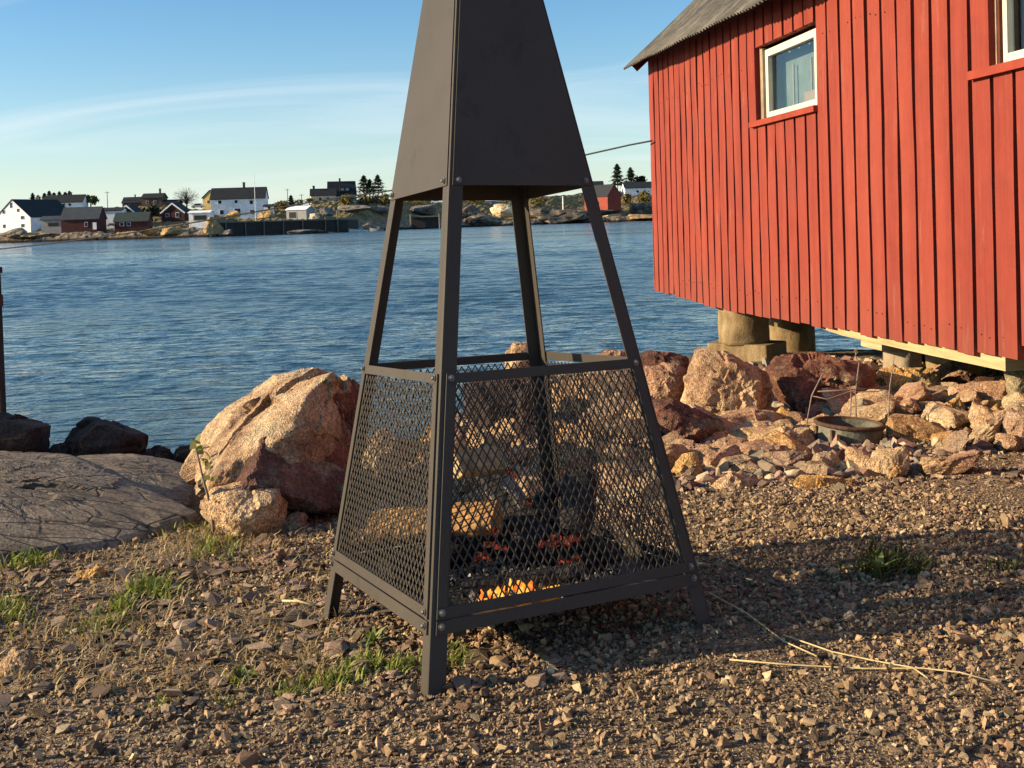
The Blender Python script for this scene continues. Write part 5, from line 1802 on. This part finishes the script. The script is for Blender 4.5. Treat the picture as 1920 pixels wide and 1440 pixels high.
def bush(name, px, ybase, h, w_, mat, label, seed, depth=None, bare=False, trunk=0.35, group=None, n_=420, cat='tree'):
    d_ = depth or far_depth(px, ybase)
    s_ = d_ / F
    b = at(px, ybase, d_)
    r_ = random.Random(seed)
    root = empty(name, b, label, cat, group)
    H_, R_ = h * s_, w_ * s_ / 2
    mb = MB()
    mb.tube([b - Vector((0, 0, 2.5)), b + Vector((0.1, 0, H_ * trunk)), b + Vector((0, 0, H_ * 0.7))], [0.3, 0.22, 0.06], 6)
    if bare:
        for i in range(70):
            an, el = r_.uniform(0, 6.28), r_.uniform(0.25, 1.45)
            p0_ = b + Vector((0, 0, H_ * r_.uniform(0.2, 0.5)))
            L_ = R_ * r_.uniform(0.6, 1.15)
            p1_ = p0_ + Vector((math.cos(an) * math.cos(el), math.sin(an) * math.cos(el), math.sin(el))) * L_
            mb.tube([p0_, (p0_ + p1_) / 2 + Vector((0, 0, 0.2)), p1_], [0.09, 0.06, 0.03], 4)
    mb.build('trunk', M['far_bark'], root, tuple(b))
    vs, fs = [], []
    cen = [(r_.gauss(0, 0.42), r_.gauss(0, 0.42), r_.uniform(-0.55, 0.7)) for _ in range(11)]
    for i in range(n_ if not bare else 900):
        c_ = r_.choice(cen)
        v_ = Vector((r_.gauss(0, 0.24) + c_[0], r_.gauss(0, 0.24) + c_[1], r_.gauss(0, 0.22) + c_[2]))
        if bare:
            v_ = Vector((r_.gauss(0, 1), r_.gauss(0, 1), r_.gauss(0, 1))).normalized() * r_.uniform(0.3, 1.05)
        if v_.length > 1.12:
            continue
        p = b + Vector((v_.x * R_, v_.y * R_, H_ * (trunk + (1 - trunk) * (0.5 + 0.5 * v_.z)))) if not bare else b + Vector((v_.x * R_, v_.y * R_, H_ * 0.58 + v_.z * H_ * 0.42))
        q = max(0.25, 0.11 * H_) if not bare else 0.10
        d1 = Vector((r_.gauss(0, 1), r_.gauss(0, 1), r_.gauss(0, 1))).normalized()
        d2 = d1.cross(Vector((r_.gauss(0, 1), r_.gauss(0, 1), r_.gauss(0, 1)))).normalized()
        if bare:
            d1 = v_.normalized() * 9
            d2 = d2 * 0.45
        k_ = len(vs)
        vs += [p - d2 * q, p + d2 * q, p + d1 * q * 1.2]
        fs.append((k_, k_ + 1, k_ + 2))
    link_mesh('crown', vs, fs, M[mat], root, tuple(b))


for i, (x_, yb, h_, w_) in enumerate([(62, 388, 26, 12), (72, 386, 20, 11), (84, 382, 20, 11), (93, 380, 22, 12), (102, 380, 19, 12), (112, 380, 21, 12), (123, 380, 20, 12), (131, 380, 22, 12), (140, 382, 16, 10)]):
    conifer(x_, yb, h_, w_, 'dark conifer in the row behind the long low white house', 30 + i, 410, 'conifers behind the long low white house')
conifer(683, 366, 37, 26, 'broad dark conifer beside the hood of the fire pit, left of two', 50, 425)
conifer(694, 366, 30, 20, 'dark conifer in the middle of the pair beside the hood', 53, 428)
conifer(709, 364, 36, 24, 'broad dark conifer beside the hood of the fire pit, right of two', 51, 425)
conifer(546, 388, 22, 12, 'small dark conifer by the utility poles', 52, 400)
conifer(1158, 352, 44, 20, 'tall ragged conifer behind the bright red boathouse', 54, 590)
conifer(1183, 352, 38, 22, 'bushy conifer behind the white house beside the barn', 55, 590)
bush('small_tree', 1201, 352, 22, 22, 'far_conifer', 'small dark tree showing above the white house roof by the barn', 56, 592)
bush('round_tree', 170, 392, 26, 26, 'far_leaf', 'small round-crowned tree on the skyline by a pole', 57, 392, trunk=0.3)
bush('bare_tree', 350, 392, 38, 42, 'far_bark', 'leafless round-topped tree on the skyline', 58, 392, bare=True)
for i, (x_, yb, h_, w_, mt, lab) in enumerate([(283, 412, 26, 34, 'far_conifer', 'dark bush below the taller brown house'), (300, 408, 18, 22, 'far_conifer', 'dark bush left of the gabled red cottage'),
        (528, 394, 18, 30, 'far_bush', 'olive bush right of the porch annex'), (515, 396, 14, 22, 'far_bush', 'small olive bush touching the porch annex'), (560, 388, 14, 26, 'far_bush', 'olive bush by the right utility pole'),
        (655, 386, 22, 34, 'far_bush', 'yellowish bush below the steep-roofed house'), (690, 388, 24, 44, 'far_bush', 'wide yellowish bush below the pair of conifers'), (722, 386, 22, 26, 'far_bush', 'yellowish bush touching the fire pit hood edge'),
        (580, 382, 10, 20, 'far_bush', 'low bush left of the cream house'), (1010, 384, 18, 40, 'far_bush', 'tan bush seen between the back and right legs of the fire pit'), (890, 384, 14, 40, 'far_bush', 'brown scrub seen between the front and back legs of the fire pit'),
        (1215, 384, 26, 34, 'far_bush', 'brownish bare bush before the white house by the barn'), (1176, 384, 22, 14, 'far_bush', 'narrow brown bush right of the bright red boathouse'), (780, 388, 14, 50, 'far_bush', 'brown scrub seen beside the front leg of the fire pit')]):
    bush('bush', x_, yb, h_, w_, mt, lab, 70 + i, trunk=0.1, cat='bush', n_=520)

# poles
def pole(name, px, y0, y1, label, depth, r_=0.13, arm=True, mat='far_bark'):
    b, t_ = at(px, y1, depth), at(px, y0, depth)
    t_ = Vector((b.x, b.y, t_.z))
    root = empty(name, b, label, 'pole')
    mb = MB()
    mb.tube([b - Vector((0, 0, 3)), t_], [r_, r_ * 0.8], 8)
    mb.build('shaft', M[mat], root, tuple(b))
    if arm:
        mb = MB()
        mb.bar(t_ + Vector((-0.9, 0, -0.4)), t_ + Vector((0.9, 0, -0.4)), 0.12, 0.12)
        mb.build('crossarm', M[mat], root, tuple(b))


pole('utility_pole', 202, 359, 392, 'utility pole right of the round-crowned tree', 392)
pole('utility_pole', 540, 354, 392, 'taller utility pole right of the big white house', 400)
pole('utility_pole', 566, 364, 388, 'shorter utility pole left of the cream house', 410)
pole('flagpole', 479, 326, 397, 'thin white flagpole in front of the big white house', 330, 0.09, False, 'far_white')
pole('white_post', 1056, 368, 392, 'white post standing in grass, seen between the fire pit legs', 470, 0.35, False, 'far_white')

# quay
qd = 306.0
q0, q1 = at(388, 416, qd), at(652, 409, 338)
quay = empty('quay', (q0 + q1) / 2, 'long dark timber quay with pale posts along the far shore', 'quay')
qb = (q0 + q1) / 2
dvq = (q1 - q0)
dvq = Vector((dvq.x, dvq.y, 0))
nq = Vector((dvq.y, -dvq.x, 0)).normalized()
mb = MB()
zt = 1.03 + (hor(500) - 413.5) / F * 320
A, B = Vector((q0.x, q0.y, 0)), Vector((q1.x, q1.y, 0))
nq = -Vector((0.13, 1, 0)).normalized()
mb.hexa([A + Vector((0, 0, WZ - 1)), B + Vector((0, 0, WZ - 1)), B - nq * 12 + Vector((0, 0, WZ - 1)), A - nq * 12 + Vector((0, 0, WZ - 1)),
         A + Vector((0, 0, zt - 0.4)), B + Vector((0, 0, zt - 0.4)), B - nq * 12 + Vector((0, 0, zt - 0.4)), A - nq * 12 + Vector((0, 0, zt - 0.4))])
mb.build('quay_front', M['far_quay'], quay, tuple(qb))
mb = MB()
mb.hexa([A + nq * 0.4 + Vector((0, 0, zt - 0.39)), B + nq * 0.4 + Vector((0, 0, zt - 0.39)), B - nq * 12 + Vector((0, 0, zt - 0.39)), A - nq * 12 + Vector((0, 0, zt - 0.39)),
         A + nq * 0.4 + Vector((0, 0, zt)), B + nq * 0.4 + Vector((0, 0, zt)), B - nq * 12 + Vector((0, 0, zt)), A - nq * 12 + Vector((0, 0, zt))])
mb.build('deck', M['far_post'], quay, tuple(qb))
for f_, hh in ((0.05, -0.4), (0.13, 0.2), (0.26, 0), (0.385, 0.1), (0.52, 0), (0.66, 0.2), (0.83, 0.8), (0.925, 2.2)):
    p = A.lerp(B, f_) + nq * 0.62
    mb = MB()
    mb.tube([p + Vector((0, 0, WZ - 1)), p + Vector((0.1 * math.sin(f_ * 40), 0, zt + hh - 0.2))], 0.20, 8)
    mb.build('post', M['far_post'], quay, tuple(qb))

# boats, cars, clutter
def boat(px, py, wpx, label, depth, mat='far_white'):
    s_ = depth / F
    c = at(px, py, depth)
    c.z = WZ + 0.02
    L = wpx * s_
    root = empty('small_boat', c, label, 'boat')
    vs, fs = [], []
    n_ = 12
    for i in range(n_ + 1):
        t = i / n_
        hw_ = L * 0.17 * (math.sin(min(1, t * 1.6) * math.pi / 2) if t < 0.6 else 1) * (1 if t > 0.05 else 0.15)
        sheer = 0.55 + 0.5 * (1 - t) ** 2
        x_ = (t - 0.5) * L
        for (yy_, zz_) in ((-hw_, sheer), (-hw_ * 0.75, 0.0), (0, -0.25), (hw_ * 0.75, 0.0), (hw_, sheer)):
            vs.append(c + Vector((x_, yy_, zz_)))
    for i in range(n_):
        for j in range(4):
            fs.append((i * 5 + j, (i + 1) * 5 + j, (i + 1) * 5 + j + 1, i * 5 + j + 1))
        fs.append((i * 5 + 4, (i + 1) * 5 + 4, (i + 1) * 5, i * 5))
    fs.append(tuple(n_ * 5 + j for j in range(5)))
    link_mesh('hull', vs, fs, M[mat], root, tuple(c))
    mb = MB()
    mb.box(c + Vector((L * 0.12, 0, 1.0)), (L * 0.2, L * 0.18, 0.7))
    mb.build('console', M['far_grey'], root, tuple(c))


boat(672, 431, 36, 'white skiff moored at the right end of the long quay', 338)
boat(706, 430, 26, 'second pale skiff moored beside the fire pit hood leg', 352, 'far_grey')


def car(px, py, wpx, label, depth, mat, yaw=0):
    s_ = depth / F
    c = at(px, py, depth)
    L = wpx * s_
    root = empty('parked_car', c, label, 'car')
    H_ = L * 0.36
    prof = [(-.5, .12), (-.5, .5), (-.36, .58), (-.22, .98), (.2, 1.0), (.34, .6), (.5, .52), (.5, .12)]
    vs = [c + Vector((x_ * L, -L * 0.19, z_ * H_)) for x_, z_ in prof] + [c + Vector((x_ * L, L * 0.19, z_ * H_)) for x_, z_ in prof]
    fs = [tuple(reversed(range(8))), tuple(range(8, 16))] + [(i, (i + 1) % 8, 8 + (i + 1) % 8, 8 + i) for i in range(8)]
    bd = link_mesh('body', vs, fs, M[mat], root, tuple(c))
    mb = MB()
    mb.box(c + Vector((-0.01 * L, -L * 0.192, H_ * 0.77)), (L * 0.4, 0.06, H_ * 0.28))
    mb.build('window', M['far_pane'], root, tuple(c))
    for x_ in (-.3, .3):
        mb = MB()
        p = c + Vector((x_ * L, -L * 0.19, H_ * 0.16))
        mb.tube([p, p - Vector((0, 0.1, 0))], H_ * 0.2, 10)
        mb.build('wheel', M['far_quay'], root, tuple(c))


car(209, 424, 15, 'dark car parked left of the greenish-roofed cottage', 328, 'far_car')
car(372, 390, 24, 'grey car parked behind the low white flat-roofed shed', 380, 'far_grey')
car(817, 381, 18, 'white van-like car seen between hood and front leg', 440, 'far_white')
rc = random.Random(5)


def far_rock(px, py, wpx, hpx, mat, label, seed, group=None):
    d_ = 302.0 if 'wharf' in label else 326.0 if 'quay' in label and 'waterline' not in label or 'in front of the big' in label else far_depth(px, py)
    s_ = d_ / F
    c = at(px, py - hpx * 0.5, d_ - 1.0)
    RSl = np.random.RandomState(seed)
    N = RSl.randn(14, 3); N /= np.linalg.norm(N, axis=1)[:, None]
    D = 0.7 + 0.35 * RSl.rand(14)
    P, Fc = rock_shape(N, D, 4, seed, 0.12, 1.0, 30)
    P = P * np.array([wpx * s_ / 2, wpx * s_ / 3, hpx * s_ * 0.62]) + np.array(c)
    tag(link_mesh('shore_rock', P, Fc, M[mat], None, tuple(c)), label, 'rock', group)


for i, (x_, y_, w_, h_, mt, lab) in enumerate([
        (280, 442, 30, 12, 'shore_tan', 'ochre rock ledge at the far waterline left of the quay'), (318, 441, 34, 14, 'shore_tan', 'ochre rock outcrop at the far waterline beside the quay'),
        (140, 430, 44, 12, 'shore_gray', 'grey rock hump before the boathouse with the white door'), (60, 447, 60, 10, 'shore_tan', 'low tan ledge at the far waterline on the left'),
        (30, 446, 50, 14, 'shore_gray', 'grey ledge at the far left of the opposite waterline'), (500, 408, 30, 14, 'shore_tan', 'pale heap of stones on the quay below the big white house'),
        (440, 408, 26, 12, 'shore_tan', 'tan heap in front of the big white house'), (590, 408, 20, 8, 'shore_pale', 'white heap on the quay right of the garage'), (612, 404, 28, 10, 'shore_gray', 'grey heap near the right end of the quay'),
        (660, 398, 60, 12, 'shore_gray', 'grey bedrock bluff left of the fire pit hood'), (710, 399, 44, 13, 'shore_gray', 'darker bedrock bluff touching the fire pit hood edge'),
        (905, 423, 90, 15, 'shore_dark', 'black rock on the waterline between front and back legs'), (945, 406, 56, 20, 'shore_pale', 'pale rounded rock above the black one, between the legs'),
        (1040, 418, 110, 24, 'shore_dark', 'wide dark rock on the waterline right of the back leg'), (1075, 412, 90, 17, 'shore_dark', 'dark rock reaching toward the bright red boathouse'),
        (1208, 402, 60, 22, 'shore_dark', 'dark rocks mound right of the bright red boathouse'), (1200, 410, 60, 8, 'shore_tan', 'tan strand strip beside the red barn edge'),
        (398, 440, 34, 16, 'shore_tan', 'tan rocks at the left end of the dark timber wharf'), (425, 441, 24, 9, 'shore_gray', 'grey stones at the foot of the dark timber wharf, left part'), (560, 438, 40, 7, 'shore_gray', 'low grey stones at the foot of the dark timber wharf, right part'), (790, 404, 60, 18, 'shore_gray', 'stone bank seen between hood edge and front leg'), (880, 412, 50, 18, 'shore_dark', 'dark rock with pale specks just right of the front leg')]):
    nm = {'shore_tan': ((0.16, 0.10, 0.05), (0.36, 0.25, 0.13), (0.50, 0.37, 0.20)), 'shore_gray': ((0.09, 0.085, 0.08), (0.17, 0.16, 0.155), (0.30, 0.28, 0.26)),
          'shore_dark': ((0.045, 0.04, 0.034), (0.11, 0.095, 0.08), (0.30, 0.25, 0.19)), 'shore_pale': ((0.35, 0.30, 0.22), (0.55, 0.47, 0.35), (0.65, 0.58, 0.46))}
    if mt not in M:
        M[mt] = rock_mat(mt, *nm[mt], lichen=nm[mt][1], scale=0.12)
    far_rock(x_, y_, w_, h_, mt, lab, 300 + i)

# landing box under the hood edge
p = at(798, 427, 400)
jb = empty('landing_stage', p, 'small dark landing stage seen between hood edge and front leg', 'jetty')
s_ = 400 / F
mb = MB()
mb.box(p + Vector((0, 2, 10 * s_)), (50 * s_, 4, 20 * s_))
mb.build('stage_front', M['far_quay'], jb, tuple(p))
mb = MB()
mb.box(p + Vector((0, 1.8, 21 * s_)), (58 * s_, 5, 2.4 * s_))
mb.build('deck', M['far_post'], jb, tuple(p))
for x_ in (-27, 27):
    mb = MB()
    mb.tube([p + Vector((x_ * s_, -0.9, -1)), p + Vector((x_ * s_, -0.9, 26 * s_))], 0.3, 8)
    mb.build('post', M['far_post'], jb, tuple(p))

# ------------------------------------------------------------------ light and sky
SUN_EL, SUN_AZ = rad(19.0), rad(-96.5)      # azimuth from +Y (view direction) towards +X: the sun stands left, a hair behind the viewer
sv = Vector((math.sin(SUN_AZ) * math.cos(SUN_EL), math.cos(SUN_AZ) * math.cos(SUN_EL), math.sin(SUN_EL)))
ld = bpy.data.lights.new('sun', 'SUN')
ld.energy = 5.0
ld.angle = rad(0.5)
ld.color = (1.0, 0.80, 0.53)
lo = bpy.data.objects.new('sun', ld)
COL.objects.link(lo)
lo.rotation_euler = (-sv).to_track_quat('-Z', 'Y').to_euler()

w = bpy.data.worlds.new('World')
scene.world = w
w.use_nodes = True
t = w.node_tree
bg = t.nodes['Background']
sky = t.nodes.new('ShaderNodeTexSky')
sky.sky_type = 'NISHITA'
sky.sun_disc = False
sky.sun_elevation = SUN_EL
sky.sun_rotation = SUN_AZ
sky.altitude = 0
sky.air_density = 1.0
sky.dust_density = 0.35
sky.ozone_density = 3.2
bg.inputs['Strength'].default_value = 0.094
tc = t.nodes.new('ShaderNodeTexCoord')
sep = t.nodes.new('ShaderNodeSeparateXYZ')
t.links.new(tc.outputs['Generated'], sep.inputs[0])


def math_n(op, a, b=None, clamp=False):
    n_ = t.nodes.new('ShaderNodeMath')
    n_.operation = op
    n_.use_clamp = clamp
    for i, v in enumerate((a, b)):
        if v is None: continue
        if hasattr(v, 'links'): t.links.new(v, n_.inputs[i])
        else: n_.inputs[i].default_value = v
    return n_.outputs[0]


zz = math_n('ADD', math_n('MAXIMUM', sep.outputs[2], 0.0), 0.16)
cmb = t.nodes.new('ShaderNodeCombineXYZ')
t.links.new(math_n('DIVIDE', sep.outputs[0], zz), cmb.inputs[0])
t.links.new(math_n('DIVIDE', sep.outputs[1], zz), cmb.inputs[1])
mp = t.nodes.new('ShaderNodeMapping')
mp.inputs['Scale'].default_value = (0.55, 1.5, 1)
mp.inputs['Location'].default_value = (9.1, 3.3, 0)
mp.inputs['Rotation'].default_value = (0, 0, -0.12)
t.links.new(cmb.outputs[0], mp.inputs[0])
nz1 = t.nodes.new('ShaderNodeTexNoise')
nz1.inputs['Scale'].default_value = 0.75
nz1.inputs['Detail'].default_value = 7
nz1.inputs['Roughness'].default_value = 0.58
nz1.inputs['Distortion'].default_value = 1.1
t.links.new(mp.outputs[0], nz1.inputs['Vector'])
cr_ = t.nodes.new('ShaderNodeValToRGB')
cr_.color_ramp.elements[0].position, cr_.color_ramp.elements[1].position = 0.47, 0.80
cr_.color_ramp.elements[1].color = (0.5, 0.5, 0.5, 1)
t.links.new(nz1.outputs['Fac'], cr_.inputs[0])
mixc = t.nodes.new('ShaderNodeMix')
mixc.data_type = 'RGBA'
t.links.new(cr_.outputs[0], mixc.inputs[0])
hs = t.nodes.new('ShaderNodeHueSaturation')
hs.inputs['Saturation'].default_value = 1.40
t.links.new(sky.outputs[0], hs.inputs['Color'])
t.links.new(hs.outputs[0], mixc.inputs[6])
mixc.inputs[7].default_value = (5.6, 5.9, 6.4, 1)
# thin high haze: the lower one looks, the more of it one looks through
zc = math_n('MAXIMUM', sep.outputs[2], 0.0)
veil = math_n('MULTIPLY', math_n('DIVIDE', 0.036, math_n('ADD', zc, 0.036)), 0.9, True)
mixv = t.nodes.new('ShaderNodeMix')
mixv.data_type = 'RGBA'
t.links.new(veil, mixv.inputs[0])
t.links.new(mixc.outputs[2], mixv.inputs[6])
mixv.inputs[7].default_value = (5.2, 5.9, 5.6, 1)
t.links.new(mixv.outputs[2], bg.inputs['Color'])

scene.view_settings.view_transform = 'Standard'
scene.view_settings.look = 'None'
scene.view_settings.exposure = 0.85
scene.view_settings.gamma = 1.0
scene.render.resolution_x, scene.render.resolution_y = 1024, 768
scene.cycles.max_bounces = 6
scene.cycles.diffuse_bounces = 1
scene.cycles.transparent_max_bounces = 8
